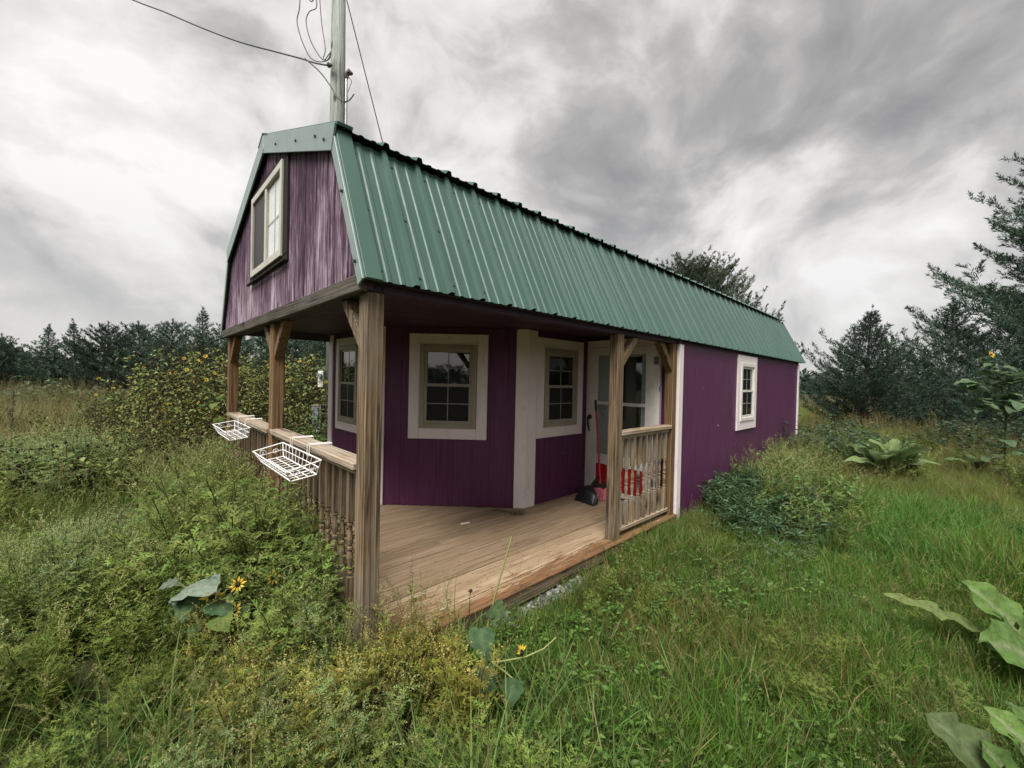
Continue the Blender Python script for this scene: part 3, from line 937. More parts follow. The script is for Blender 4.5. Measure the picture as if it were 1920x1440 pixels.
# ---- railings
def baluster_mesh():
    mb = MB()
    h = 0.034
    s = h / 2
    mb.box(-s, s, -s, s, 0.0, 0.235)
    mb.box(-s, s, -s, s, 0.555, 0.86)
    pr = [(0.235, 0.017), (0.245, 0.011), (0.252, 0.017), (0.262, 0.017), (0.268, 0.010), (0.30, 0.0115), (0.345, 0.017), (0.372, 0.0135),
          (0.385, 0.009), (0.392, 0.0165), (0.404, 0.0165), (0.411, 0.009), (0.425, 0.0135), (0.452, 0.017), (0.495, 0.0115), (0.527, 0.010),
          (0.533, 0.017), (0.543, 0.017), (0.549, 0.011), (0.555, 0.017)]
    mb.tube([(0, 0, z) for z, r in pr], [r for z, r in pr], 8)
    return mb


def railing(p, q, capz, mat, capw, nbal, label, zb=0.06, shift=0.0):
    p, q = Vector(p), Vector(q)
    d = (q - p).normalized()
    s = Vector((-d.y, d.x, 0))
    along_y = abs(d.y) > 0.5
    capm = 'wood_rail' if along_y else 'wood_rail_x'
    r_ = MB().bar(p + Vector((0, 0, capz - 0.058)), q + Vector((0, 0, capz - 0.058)), 0.036, 0.036).build('porch_railing', capm, cabin, label=label)
    c0, c1 = p + s * shift, q + s * shift
    MB().bar(c0 + Vector((0, 0, capz - 0.02)), c1 + Vector((0, 0, capz - 0.02)), capw, 0.038).build('cap_rail', capm, r_, bevel=0.005)
    MB().bar(p + Vector((0, 0, zb)), q + Vector((0, 0, zb)), 0.05, 0.036).build('bottom_rail', capm, r_, bevel=0.004)
    first = None
    L_ = (q - p).length
    for i in range(nbal):
        c_ = p + d * (L_ * (i + 0.5) / nbal)
        c_.z = zb + 0.018
        if first is None:
            mb = baluster_mesh()
            k_ = (capz - 0.06 - c_.z) / 0.86
            mb.v = [Vector((v_.x, v_.y, v_.z * k_)) + c_ for v_ in mb.v]
            first = mb.build('baluster', mat, r_, origin=c_)
        else:
            dup(first, c_, r_)


railing((0.046, PS + 0.002, 0), (0.046, 1.733, 0), 0.948, 'wood_baluster_dark', 0.115, 15, 'front porch railing nearer the open corner', shift=0.005)
railing((0.046, 1.735 + PS + 0.002, 0), (0.046, 3.608, 0), 0.942, 'wood_baluster_dark', 0.115, 16, 'front porch railing at the far corner', shift=0.005)
railing((2.237 + PS + 0.002, 0.046, 0), (3.29, 0.046, 0), 0.948, 'wood_baluster', 0.10, 9, 'short side railing beside the porch door')

# ================================================================ THINGS ON AND ROUND THE PORCH
def rayp(px, py, depth):
    return CAM_LOC + (F_ + R_ * ((px - 960) / FPX) + U_ * ((720 - py) / FPX)) * depth


def basket(y0, y1, label, tilt):
    t = thing('wire_basket', label, 'basket', (-0.11, (y0 + y1) / 2, 0.80), 'wire flower baskets hung on the front railing')
    xi, xo, zr_, zb_ = -0.022, -0.205, 0.895, 0.785
    zo = zr_ - tilt
    rim = [(xi, y0, zr_), (xi, y1, zr_), (xo, y1, zo), (xo, y0, zo)]
    bi, bo = -0.03, -0.165
    b0, b1 = y0 + 0.05, y1 - 0.05
    bot = [(bi, b0, zb_ + 0.02), (bi, b1, zb_ + 0.02), (bo, b1, zb_), (bo, b0, zb_)]
    mb = MB()
    for loop in (rim, bot):
        for i in range(4):
            mb.tube([loop[i], loop[(i + 1) % 4]], 0.0042, 6)
    mid = [tuple((Vector(a_) * 0.5 + Vector(b_) * 0.5)) for a_, b_ in zip(rim, bot)]
    for i in range(4):
        mb.tube([mid[i], mid[(i + 1) % 4]], 0.0026, 5)
    mb.build('frame', 'white_wire', t)
    mb = MB()
    for i in range(4):
        mb.tube([rim[i], bot[i]], 0.003, 5)
    for i in range(1, 10):
        f_ = i / 10
        ra, rb = Vector(rim[0]).lerp(Vector(rim[1]), f_), Vector(bot[0]).lerp(Vector(bot[1]), f_)
        rc, rdd = Vector(bot[3]).lerp(Vector(bot[2]), f_), Vector(rim[3]).lerp(Vector(rim[2]), f_)
        mb.tube([ra, rb, rc] + ([rdd] if i % 3 == 0 else []), 0.0024, 5)
    for f_ in (0.33, 0.66):
        p0, p1 = Vector(bot[0]).lerp(Vector(bot[3]), f_), Vector(bot[1]).lerp(Vector(bot[2]), f_)
        mb.tube([p0, p1], 0.0024, 5)
    mb.build('wire_rib', 'white_wire', t)['kind'] = 'stuff'
    # scrolls at the two ends
    for ye, s_ in ((y0, 1), (y1, -1)):
        mb = MB()
        for xc in (-0.07, -0.15):
            pts = [(xc + 0.022 * (1 - k_ / 13) * math.cos(k_ * 0.75), ye + s_ * 0.006, zr_ - 0.035 - tilt * 0.5 + 0.022 * (1 - k_ / 13) * math.sin(k_ * 0.75)) for k_ in range(12)]
            mb.tube(pts, 0.0024, 5)
        mb.build('scroll', 'white_wire', t)
    # flat straps hooked over the cap rail
    for f_ in (0.3, 0.75):
        y = y0 + (y1 - y0) * f_
        mb = MB()
        for dy in (-0.02, 0.02):
            mb.tube([(xi, y + dy, zr_ - 0.01), (-0.018, y + dy, 0.953), (0.112, y + dy, 0.953), (0.114, y + dy, 0.92)], 0.0036, 6)
        mb.tube([(0.112, y - 0.02, 0.954), (0.112, y + 0.02, 0.954)], 0.0036, 6)
        mb.build('hook', 'white_wire', t)


basket(0.52, 1.31, 'empty white wire basket on the railing nearer the corner post', 0.045)
basket(2.36, 3.10, 'empty white wire basket at the far end of the front railing', 0.03)

# broom and lobby dustpan leaning in the corner by the door
br = thing('broom', 'red handled broom with pink bristles leaning by the porch door', 'broom', (3.14, 0.66, 0.0))
top = Vector((3.30, 0.965, 1.16))
neck = Vector((3.165, 0.775, 0.20))
MB().tube([neck, neck.lerp(top, 0.86)], 0.0115, 8).build('handle', 'broom_red', br)
MB().tube([neck.lerp(top, 0.86), top], [0.0135, 0.0145], 8).build('grip', 'black_plastic', br)
hd = MB()
wd = Vector((0.72, -0.69, 0)).normalized()
hd.prism([neck + wd * 0.045 + Vector((0, 0, 0.03)), neck - wd * 0.045 + Vector((0, 0, 0.03)), neck - wd * 0.085 - Vector((0, 0, 0.05)), neck + wd * 0.085 - Vector((0, 0, 0.05))], Vector((0.69, 0.72, 0)) * 0.04)
hd.build('head', 'black_plastic', br, bevel=0.006)
mb = MB()
nv = Vector((0.69, 0.72, 0))
for i in range(60):
    f_ = rnd.uniform(-1, 1)
    g_ = rnd.uniform(0, 1)
    a_ = neck + wd * 0.078 * f_ + nv * (0.04 * g_) - Vector((0, 0, 0.05))
    b_ = neck + wd * (0.125 * f_ - 0.03) + nv * (0.07 * g_ - 0.035)
    b_.z = 0.004 + rnd.uniform(0, 0.012)
    mb.tube([a_, b_], [0.0045, 0.003], 4)
mb.build('bristle', 'bristle_pink', br)['kind'] = 'stuff'

dp = thing('dustpan', 'black lobby dustpan standing on the deck in front of the broom', 'dustpan', (2.98, 0.84, 0.0))
A_, B_ = Vector((2.955, 0.985, 0.004)), Vector((2.935, 0.70, 0.004))
bkv = Vector((0.115, 0.012, 0))
mb = MB()
# open scoop: floor, tall rounded back and two cheeks
ctr = (A_ + B_) / 2
arc = []
for k_ in range(13):
    t_ = k_ / 12
    a_ = A_.lerp(B_, t_)
    hgt = 0.165 * (math.sin(math.pi * (0.10 + 0.8 * t_)) ** 0.7) + 0.01
    arc.append(a_ + bkv * (0.75 + 0.35 * math.sin(math.pi * t_)) + Vector((0, 0, hgt)))
flo = [A_.lerp(B_, k_ / 12) for k_ in range(13)]
base = [a_ + bkv * (0.7 + 0.3 * math.sin(math.pi * k_ / 12)) for k_, a_ in enumerate(flo)]
mb.v = flo + base + arc
for k_ in range(12):
    mb.f += [(k_, k_ + 1, 13 + k_ + 1, 13 + k_), (13 + k_, 13 + k_ + 1, 26 + k_ + 1, 26 + k_)]
mb.f += [(0, 13, 26), (12, 38, 25)]
pan = mb.build('pan', 'black_plastic', dp)
md = pan.modifiers.new('thickness', 'SOLIDIFY')
md.thickness = 0.005
# ribbed cover that closes the front of the pan
mb = MB()
mid = [flo[k_].lerp(arc[k_], 0.80) - bkv * 0.45 * math.sin(math.pi * k_ / 12) for k_ in range(13)]
mb.v = flo + mid + arc
for k_ in range(12):
    mb.f += [(k_ + 1, k_, 13 + k_, 13 + k_ + 1), (13 + k_ + 1, 13 + k_, 26 + k_, 26 + k_ + 1)]
cv = mb.build('cover', 'black_plastic', dp)
tp = (arc[6] + arc[7]) / 2
mb = MB().tube([tp - Vector((0, 0, 0.02)), tp + Vector((0.03, -0.02, 0.04)), tp + Vector((0.05, -0.05, 0.085)), tp + Vector((0.055, -0.075, 0.12))], [0.015, 0.013, 0.011, 0.016], 8)
mb.build('handle', 'black_plastic', dp)
MB().bar(tp + Vector((0.02, -0.03, 0.03)), tp + Vector((0.02, -0.17, -0.005)), 0.025, 0.012).build('clip', 'black_plastic', dp, bevel=0.003)

ck = MB().bar((1.465, 1.172, 0.008), (1.555, 1.152, 0.008), 0.013, 0.013).build('chalk_stick', 'chalk', bevel=0.003)
tag(ck, 'small white stick lying on the deck planks', 'chalk')
MB2 = MB().tube([(1.96, 1.30, 0.01), (2.0, 1.22, 0.018), (2.07, 1.10, 0.012)], 0.004, 5).build('twig', 'bark')
tag(MB2, 'dark twig lying at the foot of the angled wall', 'twig')

# ---- utility pole behind the cabin
PX, PY = 1.80, 5.36
pole = thing('utility_pole', 'tall weathered utility pole rising behind the roof', 'utility pole', (PX, PY, GZ))
MB().tube([(PX, PY, GZ - 0.1), (PX - 0.02, PY + 0.02, 5.0), (PX - 0.05, PY + 0.05, 9.6)], [0.145, 0.125, 0.108], 20).build('shaft', 'wood_pole', pole, smooth=True)
cx_ = Vector((R_.x, R_.y, 0)).normalized()
MB().tube([(PX + cx_.x * 0.145, PY + cx_.y * 0.145, 0.2), (PX - 0.03 + cx_.x * 0.145, PY + 0.02 + cx_.y * 0.145, 6.55)], 0.022, 8).build('conduit', 'steel', pole)
tp_ = Vector((PX - 0.03, PY + 0.02, 6.55)) + cx_ * 0.145
mb = MB().tube([tp_ - Vector((0, 0, 0.02)), tp_ + Vector((0, 0, 0.05)), tp_ + cx_ * 0.05 + Vector((0, 0, 0.10)), tp_ + cx_ * 0.09 + Vector((0, 0, 0.06))], [0.03, 0.045, 0.05, 0.03], 8)
mb.build('weatherhead', 'insulator', pole)
il = rayp(616, 122, 6.85)
MB().tube([il + cx_ * 0.06, il, il - cx_ * 0.02], [0.02, 0.045, 0.03], 8).build('insulator', 'insulator', pole)
mb = MB().tube([rayp(590, 700, 6.85), rayp(590, 700, 6.85) + Vector((0.01, 0, 0.01))], 0.001, 4)

lf = -cx_
eb = thing('electrical_box', 'grey electrical box on the left side of the utility pole', 'electrical box', (PX + lf.x * 0.24, PY + lf.y * 0.24, 0.28))
bc = Vector((PX, PY, 0)) + lf * 0.235 - Vector((F_.x, F_.y, 0)) * 0.03
def cambox(c_, hw, hd_, z0, z1):
    fx = Vector((F_.x, F_.y, 0)).normalized()
    return MB().prism([c_ + cx_ * a_ * hw + fx * b_ * hd_ + Vector((0, 0, z0)) for a_, b_ in ((-1, -1), (1, -1), (1, 1), (-1, 1))], (0, 0, z1 - z0))
cambox(bc, 0.085, 0.13, 0.28, 0.86).build('case', 'grey_box', eb, bevel=0.008)
cambox(bc, 0.092, 0.14, 0.861, 0.875).build('lid', 'grey_box', eb, bevel=0.004)
fxy = Vector((F_.x, F_.y, 0)).normalized()
p_ = bc + cx_ * 0.075 - fxy * 0.15
MB().tube([p_ + Vector((0, 0, -0.1)), p_ + Vector((0, 0, 0.36)), p_ + Vector((-0.01, 0, 0.42)), p_ + lf * 0.05 + Vector((0, 0, 0.44))], 0.024, 8).build('pipe', 'steel', eb)
mt_ = thing('electric_meter', 'small white electric meter fixed to the utility pole above the grey box', 'meter', (PX + lf.x * 0.18, PY + lf.y * 0.18, 1.22))
mc = Vector((PX, PY, 0)) + lf * 0.20 - fxy * 0.05
cambox(mc, 0.045, 0.06, 1.18, 1.46).build('case', 'vinyl_white', mt_, bevel=0.006)
MB().tube([mc - fxy * 0.06 + Vector((0, 0, 1.38)), mc - fxy * 0.12 + Vector((0, 0, 1.38))], 0.038, 12).build('dial', 'grey_box', mt_)

def wire(name, px_list, d0, d1, r, label, cat, group=None):
    k_ = len(px_list)
    pts = [rayp(x_, y_, d0 + (d1 - d0) * i / (k_ - 1)) for i, (x_, y_) in enumerate(px_list)]
    # smooth with a Catmull-Rom pass
    out = []
    for i in range(k_ - 1):
        p0, p1, p2, p3 = pts[max(i - 1, 0)], pts[i], pts[i + 1], pts[min(i + 2, k_ - 1)]
        for s_ in range(5):
            t_ = s_ / 5
            out.append(0.5 * ((2 * p1) + (p2 - p0) * t_ + (2 * p0 - 5 * p1 + 4 * p2 - p3) * t_ ** 2 + (3 * p1 - p0 - 3 * p2 + p3) * t_ ** 3))
    out.append(pts[-1])
    o_ = MB().tube(out, r, 6).build(name, 'cable', smooth=True)
    tag(o_, label, cat, group)
    return o_


wire('power_line', [(-160, -210), (60, -80), (247, -1), (307, 22), (380, 53), (450, 79), (520, 98), (565, 110), (590, 118), (617, 123)], 9.5, 6.84, 0.013,
     'thick dark power line sagging from the upper left to the pole', 'cable')
wire('drop_cable', [(572, 110), (600, 135), (622, 165), (632, 182), (645, 190), (655, 188), (664, 176)], 6.75, 6.65, 0.010,
     'cable hanging from the power line across the pole below the insulator', 'cable')
wire('jumper_wire', [(563, -60), (562, 10), (557, 40), (566, 76), (582, 108), (600, 116), (616, 112), (621, 100)], 6.85, 6.85, 0.008,
     'outermost looping wire left of the pole top', 'cable', 'jumper wires at the pole top')
wire('jumper_wire', [(566, -30), (582, 2), (592, -4), (593, 15), (580, 22), (574, 42), (584, 80), (605, 112), (615, 104), (621, 96)], 6.85, 6.85, 0.008,
     'middle looping wire with a hooked upper end left of the pole top', 'cable', 'jumper wires at the pole top')
wire('jumper_wire', [(598, -60), (600, 5), (604, 50), (610, 92), (606, 110), (614, 112), (621, 98)], 6.85, 6.85, 0.007,
     'straightest loose wire next to the left edge of the pole', 'cable', 'jumper wires at the pole top')
wire('lead_wire', [(652, 143), (659, 152), (655, 165), (651, 176), (652, 186), (646, 194)], 6.8, 6.7, 0.006,
     'short curled lead below the weatherhead on the right of the pole', 'cable')
a_, b_ = rayp(645, -20, 7.0), rayp(720, 277, 7.6)
t_ = (a_.z - GZ) / (a_.z - b_.z)
gw = MB().tube([a_ + (a_ - b_) * 0.25, a_ + (b_ - a_) * t_], 0.009, 6).build('guy_wire', 'cable')
tag(gw, 'thin guy wire slanting down from the pole top behind the roof', 'cable')
# ================================================================ PLANTS
class Soup:
    """numpy mesh of many leaves, blades and stems with a colour per vertex"""
    def __init__(self):
        self.V, self.T, self.C, self.nv = [], [], [], 0

    def raw(self, v, t, c):
        self.V.append(np.asarray(v, np.float32))
        self.T.append(np.asarray(t, np.int64) + self.nv)
        self.C.append(np.asarray(c, np.float32))
        self.nv += len(v)

    def leaves(self, P, D, L, Wd, N, col, fold=0.25, droop=0.0, mid=0.45):
        """folded kite leaves: base P, direction D, length L, width Wd, up normal N"""
        P, D, N = (np.asarray(q, float) for q in (P, D, N))
        k = len(P)
        L = np.broadcast_to(np.asarray(L, float), (k,))[:, None]
        Wd = np.broadcast_to(np.asarray(Wd, float), (k,))[:, None]
        D = D / (np.linalg.norm(D, axis=1, keepdims=True) + 1e-9)
        Sd = np.cross(D, N)
        Sd /= np.linalg.norm(Sd, axis=1, keepdims=True) + 1e-9
        Nn = np.cross(Sd, D)
        m = P + D * L * mid
        a = m + Sd * Wd * 0.5 + Nn * Wd * fold * 0.5
        b = m - Sd * Wd * 0.5 + Nn * Wd * fold * 0.5
        tip = P + D * L - Nn * L * droop
        v = np.stack([P, a, tip, b], 1).reshape(-1, 3)
        i = np.arange(k)[:, None] * 4
        t = np.concatenate([i + [[0, 1, 2]], i + [[0, 2, 3]]], 0)
        c = np.repeat(np.broadcast_to(np.asarray(col, float), (k, 3)), 4, 0)
        self.raw(v, t, c)

    def blades(self, P, az, L, Wd, lean, curl, col, seg=3, tipcol=None):
        """grass blades: root P, azimuth az, lean from vertical, curl added towards the tip"""
        P = np.asarray(P, float)
        k = len(P)
        L = np.broadcast_to(L, (k,))
        Wd = np.broadcast_to(Wd, (k,))
        lean = np.broadcast_to(lean, (k,))
        curl = np.broadcast_to(curl, (k,))
        h = np.stack([np.cos(az), np.sin(az), np.zeros(k)], 1)
        s = np.stack([-np.sin(az), np.cos(az), np.zeros(k)], 1)
        p = P.copy()
        rows, cols = [], []
        col = np.broadcast_to(np.asarray(col, float), (k, 3))
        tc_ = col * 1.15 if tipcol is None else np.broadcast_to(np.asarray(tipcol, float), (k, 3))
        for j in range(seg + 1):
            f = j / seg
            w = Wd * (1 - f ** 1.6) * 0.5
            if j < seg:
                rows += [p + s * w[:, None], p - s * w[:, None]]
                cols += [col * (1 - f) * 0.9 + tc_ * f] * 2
            else:
                rows.append(p.copy())
                cols.append(tc_)
            a = lean + curl * (f + 0.5 / seg) ** 1.3
            p = p + (h * np.sin(a)[:, None] + np.array([0, 0, 1.0]) * np.cos(a)[:, None]) * (L / seg)[:, None]
        nvp = 2 * seg + 1
        v = np.stack(rows, 1).reshape(-1, 3)
        c = np.stack(cols, 1).reshape(-1, 3)
        i = np.arange(k)[:, None] * nvp
        T = []
        for j in range(seg - 1):
            T += [i + [[2 * j, 2 * j + 1, 2 * j + 3]], i + [[2 * j, 2 * j + 3, 2 * j + 2]]]
        T.append(i + [[2 * seg - 2, 2 * seg - 1, 2 * seg]])
        self.raw(v, np.concatenate(T, 0), c)

    def stem(self, pts, r0, r1, col, k=3):
        pts = np.asarray(pts, float)
        m = len(pts)
        d = np.gradient(pts, axis=0)
        d /= np.linalg.norm(d, axis=1, keepdims=True) + 1e-9
        s = np.cross(d, [0.31, 0.17, 0.93])
        bad = np.linalg.norm(s, axis=1) < 0.08
        s[bad] = np.cross(d[bad], [1.0, 0, 0])
        s /= np.linalg.norm(s, axis=1, keepdims=True) + 1e-9
        t = np.cross(s, d)
        r = np.linspace(r0, r1, m)[:, None]
        ring = [pts + (s * math.cos(2 * math.pi * q / k) + t * math.sin(2 * math.pi * q / k)) * r for q in range(k)]
        v = np.stack(ring, 1).reshape(-1, 3)
        T = []
        for i in range(m - 1):
            for q in range(k):
                a, b = i * k + q, i * k + (q + 1) % k
                T += [(a, b, b + k), (a, b + k, a + k)]
        self.raw(v, T, np.broadcast_to(np.asarray(col, float), (len(v), 3)))

    def blob(self, c, r, col, up=(0, 0, 1), k=6, flat=0.6):
        """small seed head: a squashed ball"""
        up = np.asarray(up, float)
        up /= np.linalg.norm(up)
        s = np.cross(up, [0.3, 0.9, 0.2])
        s /= np.linalg.norm(s)
        t = np.cross(s, up)
        v = [np.asarray(c) - up * r * flat]
        for h, q in ((-0.3, 0.9), (0.4, 0.85)):
            for j in range(k):
                a = 2 * math.pi * j / k
                v.append(np.asarray(c) + (s * math.cos(a) + t * math.sin(a)) * r * q + up * r * flat * h)
        v.append(np.asarray(c) + up * r * flat)
        T = []
        for j in range(k):
            j2 = (j + 1) % k
            T += [(0, 1 + j2, 1 + j), (1 + j, 1 + j2, 1 + k + j2), (1 + j, 1 + k + j2, 1 + k + j), (1 + k + j, 1 + k + j2, 1 + 2 * k)]
        self.raw(v, T, np.broadcast_to(np.asarray(col, float), (len(v), 3)))

    def arrays(self):
        return np.concatenate(self.V), np.concatenate(self.T), np.concatenate(self.C)

    def merge(self, arr, M=None, tint=1.0):
        v, t, c = arr
        if M is not None:
            v = v @ M[:3, :3].T + M[:3, 3]
        self.raw(v, t, np.clip(c * tint, 0, 1))

    def mesh(self, name, mat, smooth=False):
        v, t, c = self.arrays()
        me = bpy.data.meshes.new(name)
        me.vertices.add(len(v))
        me.vertices.foreach_set('co', v.astype(np.float32).ravel())
        me.loops.add(len(t) * 3)
        me.loops.foreach_set('vertex_index', t.astype(np.int32).ravel())
        me.polygons.add(len(t))
        me.polygons.foreach_set('loop_start', np.arange(0, len(t) * 3, 3, dtype=np.int32))
        if smooth:
            me.polygons.foreach_set('use_smooth', np.ones(len(t), bool))
        me.update(calc_edges=True)
        a = me.attributes.new('col', 'FLOAT_COLOR', 'POINT')
        a.data.foreach_set('color', np.concatenate([c, np.ones((len(c), 1))], 1).astype(np.float32).ravel())
        me.materials.append(MATS[mat])
        return me


def obj_from(me, name, parent=None, loc=(0, 0, 0), rz=0.0, sc=1.0):
    o = bpy.data.objects.new(name, me)
    COL.objects.link(o)
    o.rotation_euler = (0, 0, rz)
    o.scale = (sc, sc, sc) if not isinstance(sc, (tuple, list)) else sc
    put(o, parent, loc)
    return o


U = lambda a, b, k=None: rng.uniform(a, b, k)
GREEN = lambda *c: np.array(c, float)


def jit(c, k, amt=0.18):
    c = np.asarray(c, float)
    return np.clip(c[None, :] * (1 + rng.uniform(-amt, amt, (k, 1))) * (1 + rng.uniform(-amt * 0.4, amt * 0.4, (k, 3))), 0.004, 0.9)


def rdirs(k, zlo=-0.2, zhi=0.8):
    a = U(0, 2 * math.pi, k)
    z = U(zlo, zhi, k)
    r = np.sqrt(np.clip(1 - z * z, 0, 1))
    return np.stack([np.cos(a) * r, np.sin(a) * r, z], 1)


UP = np.array([0, 0, 1.0])

# ---- prototypes that the ground cover is scattered from (never linked into the scene themselves)
PROTO = {}


def proto(kind, soup, mat):
    me = soup.mesh('plant_mesh', mat)
    o = bpy.data.objects.new('plant_model', me)
    PROTO.setdefault(kind, []).append(o)


def grass_tuft(kind, k, L, Wd, lean, curl, col, spread, seg=3, dry=0.1, drycol=(0.20, 0.155, 0.085), mat='leaf_grass', heads=0):
    s = Soup()
    r = spread * np.sqrt(U(0, 1, k))
    a = U(0, 6.283, k)
    P = np.stack([r * np.cos(a), r * np.sin(a), np.full(k, -0.02)], 1)
    c = jit(col, k, 0.3)
    d = rng.random(k) < dry
    c[d] = jit(drycol, d.sum(), 0.25)
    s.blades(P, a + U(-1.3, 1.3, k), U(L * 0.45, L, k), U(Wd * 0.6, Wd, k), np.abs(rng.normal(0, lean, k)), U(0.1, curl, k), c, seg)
    for _ in range(heads):
        h = U(L * 0.9, L * 1.35)
        az, le = U(0, 6.28), U(0.05, 0.4)
        pts = [np.array([math.cos(az) * le * h * f * f, math.sin(az) * le * h * f * f, h * f]) for f in np.linspace(0, 1, 5)]
        s.stem(pts, 0.0014, 0.001, (0.17, 0.15, 0.07))
        n_ = 22
        f = U(0.72, 1.0, n_)
        P = np.stack([np.array([math.cos(az) * le * h * q * q, math.sin(az) * le * h * q * q, h * q]) for q in f])
        s.leaves(P, rdirs(n_, 0.2, 0.95), U(0.010, 0.022, n_), 0.004, rdirs(n_), jit((0.26, 0.20, 0.12), n_, 0.25))
    proto(kind, s, mat)


for _ in range(4):
    grass_tuft('lawn', 46, 0.15, 0.0042, 0.55, 1.5, (0.070, 0.132, 0.024), 0.075, dry=0.16, drycol=(0.21, 0.18, 0.09))
for _ in range(3):
    grass_tuft('lawn_dry', 46, 0.15, 0.0036, 0.7, 1.6, (0.078, 0.085, 0.026), 0.08, dry=0.42, drycol=(0.17, 0.125, 0.065))
for _ in range(3):
    grass_tuft('lush', 40, 0.34, 0.0085, 0.45, 1.7, (0.070, 0.152, 0.034), 0.09, seg=4, dry=0.03)
for _ in range(3):
    grass_tuft('meadow', 44, 0.55, 0.0055, 0.35, 1.3, (0.120, 0.172, 0.044), 0.10, seg=4, dry=0.10, drycol=(0.23, 0.20, 0.10), heads=2)
for _ in range(3):
    grass_tuft('straw', 60, 1.0, 0.0065, 0.24, 0.8, (0.180, 0.180, 0.085), 0.13, seg=4, dry=0.5, drycol=(0.29, 0.235, 0.14), heads=5)
for _ in range(2):
    grass_tuft('longblade', 16, 0.62, 0.013, 0.5, 1.9, (0.095, 0.150, 0.048), 0.05, seg=5, dry=0.1)
for _ in range(2):
    grass_tuft('redstraw', 30, 0.7, 0.004, 0.35, 0.9, (0.15, 0.115, 0.06), 0.10, seg=4, dry=0.8, drycol=(0.25, 0.165, 0.095), heads=7)


def ragweed(kind, col, H, spikes, spcol, nb=9, droop=0.05):
    # several thin branches from one root
    """feathery weed: branching stems, leaves cut into narrow lobes, upright flower spikes"""
    s = Soup()
    for b in range(nb):
        az = b * 2.4 + U(-0.3, 0.3)
        le = U(0.12, 0.62) if b else 0.05
        h = H * U(0.7, 1.0) * (1.0 if le < 0.35 else 0.82)
        f = np.linspace(0, 1, 6)
        pts = np.stack([np.cos(az) * le * h * f ** 1.2 * 0.9, np.sin(az) * le * h * f ** 1.2 * 0.9, h * f * (1 - 0.18 * le * f)], 1)
        pts += rng.normal(0, 0.006, pts.shape)
        s.stem(pts, 0.0032, 0.0016, (0.085, 0.10, 0.045))
        nl = 17
        for q in range(nl):
            t = 0.12 + 0.86 * (q + rng.random()) / nl
            i = min(int(t * 5), 4)
            p = pts[i] + (pts[i + 1] - pts[i]) * (t * 5 - i)
            a2 = q * 2.4 + az
            d = np.array([math.cos(a2), math.sin(a2), U(0.05, 0.7)])
            d /= np.linalg.norm(d)
            ll = U(0.055, 0.105) * (1.15 - 0.55 * t)
            side = np.cross(d, UP)
            side /= np.linalg.norm(side) + 1e-9
            m = 7
            g = np.linspace(0.15, 1.0, m)
            base = p + d * (ll * g)[:, None] - UP * (droop * ll * g ** 2)[:, None]
            sg = np.where(np.arange(m) % 2 == 0, 1.0, -1.0)
            ld = d * 0.75 + side * sg[:, None] * 0.85 + rng.normal(0, 0.18, (m, 3))
            ld[-1] = d
            c = jit(col, 1, 0.28)[0]
            s.leaves(np.concatenate([base, [p]]), np.concatenate([ld, [d]]), np.append(ll * (0.52 - 0.22 * g), ll), np.append(np.full(m, 0.0072), 0.006),
                     np.tile(UP, (m + 1, 1)) + rng.normal(0, 0.3, (m + 1, 3)), c, fold=0.3)
        if rng.random() < spikes:
            tip = pts[-1]
            for w in range(rng.integers(1, 4)):
                hl = U(0.05, 0.13)
                dd = np.array([U(-0.45, 0.45), U(-0.45, 0.45), 1.0])
                dd /= np.linalg.norm(dd)
                st = tip - UP * U(0, 0.07)
                bend = rng.normal(0, 0.03, 3)
                m = 26
                g = np.linspace(0, 1, m)
                P = st + dd * (hl * g)[:, None] + bend * (g ** 2)[:, None]
                c = jit(spcol, m, 0.2)
                s.leaves(P, rdirs(m, -0.1, 0.5), U(0.005, 0.009, m), 0.0055, rdirs(m), c, fold=0.5)
    proto(kind, s, 'leaf_weed')


for _ in range(4):
    ragweed('ragweed', (0.128, 0.176, 0.048), 0.50, 0.5, (0.20, 0.22, 0.085))
for _ in range(3):
    ragweed('ragweed_pale', (0.160, 0.215, 0.088), 0.50, 1.0, (0.29, 0.33, 0.18))
for _ in range(3):
    ragweed('ragweed_gold', (0.160, 0.168, 0.040), 0.42, 1.0, (0.36, 0.31, 0.125), nb=8)


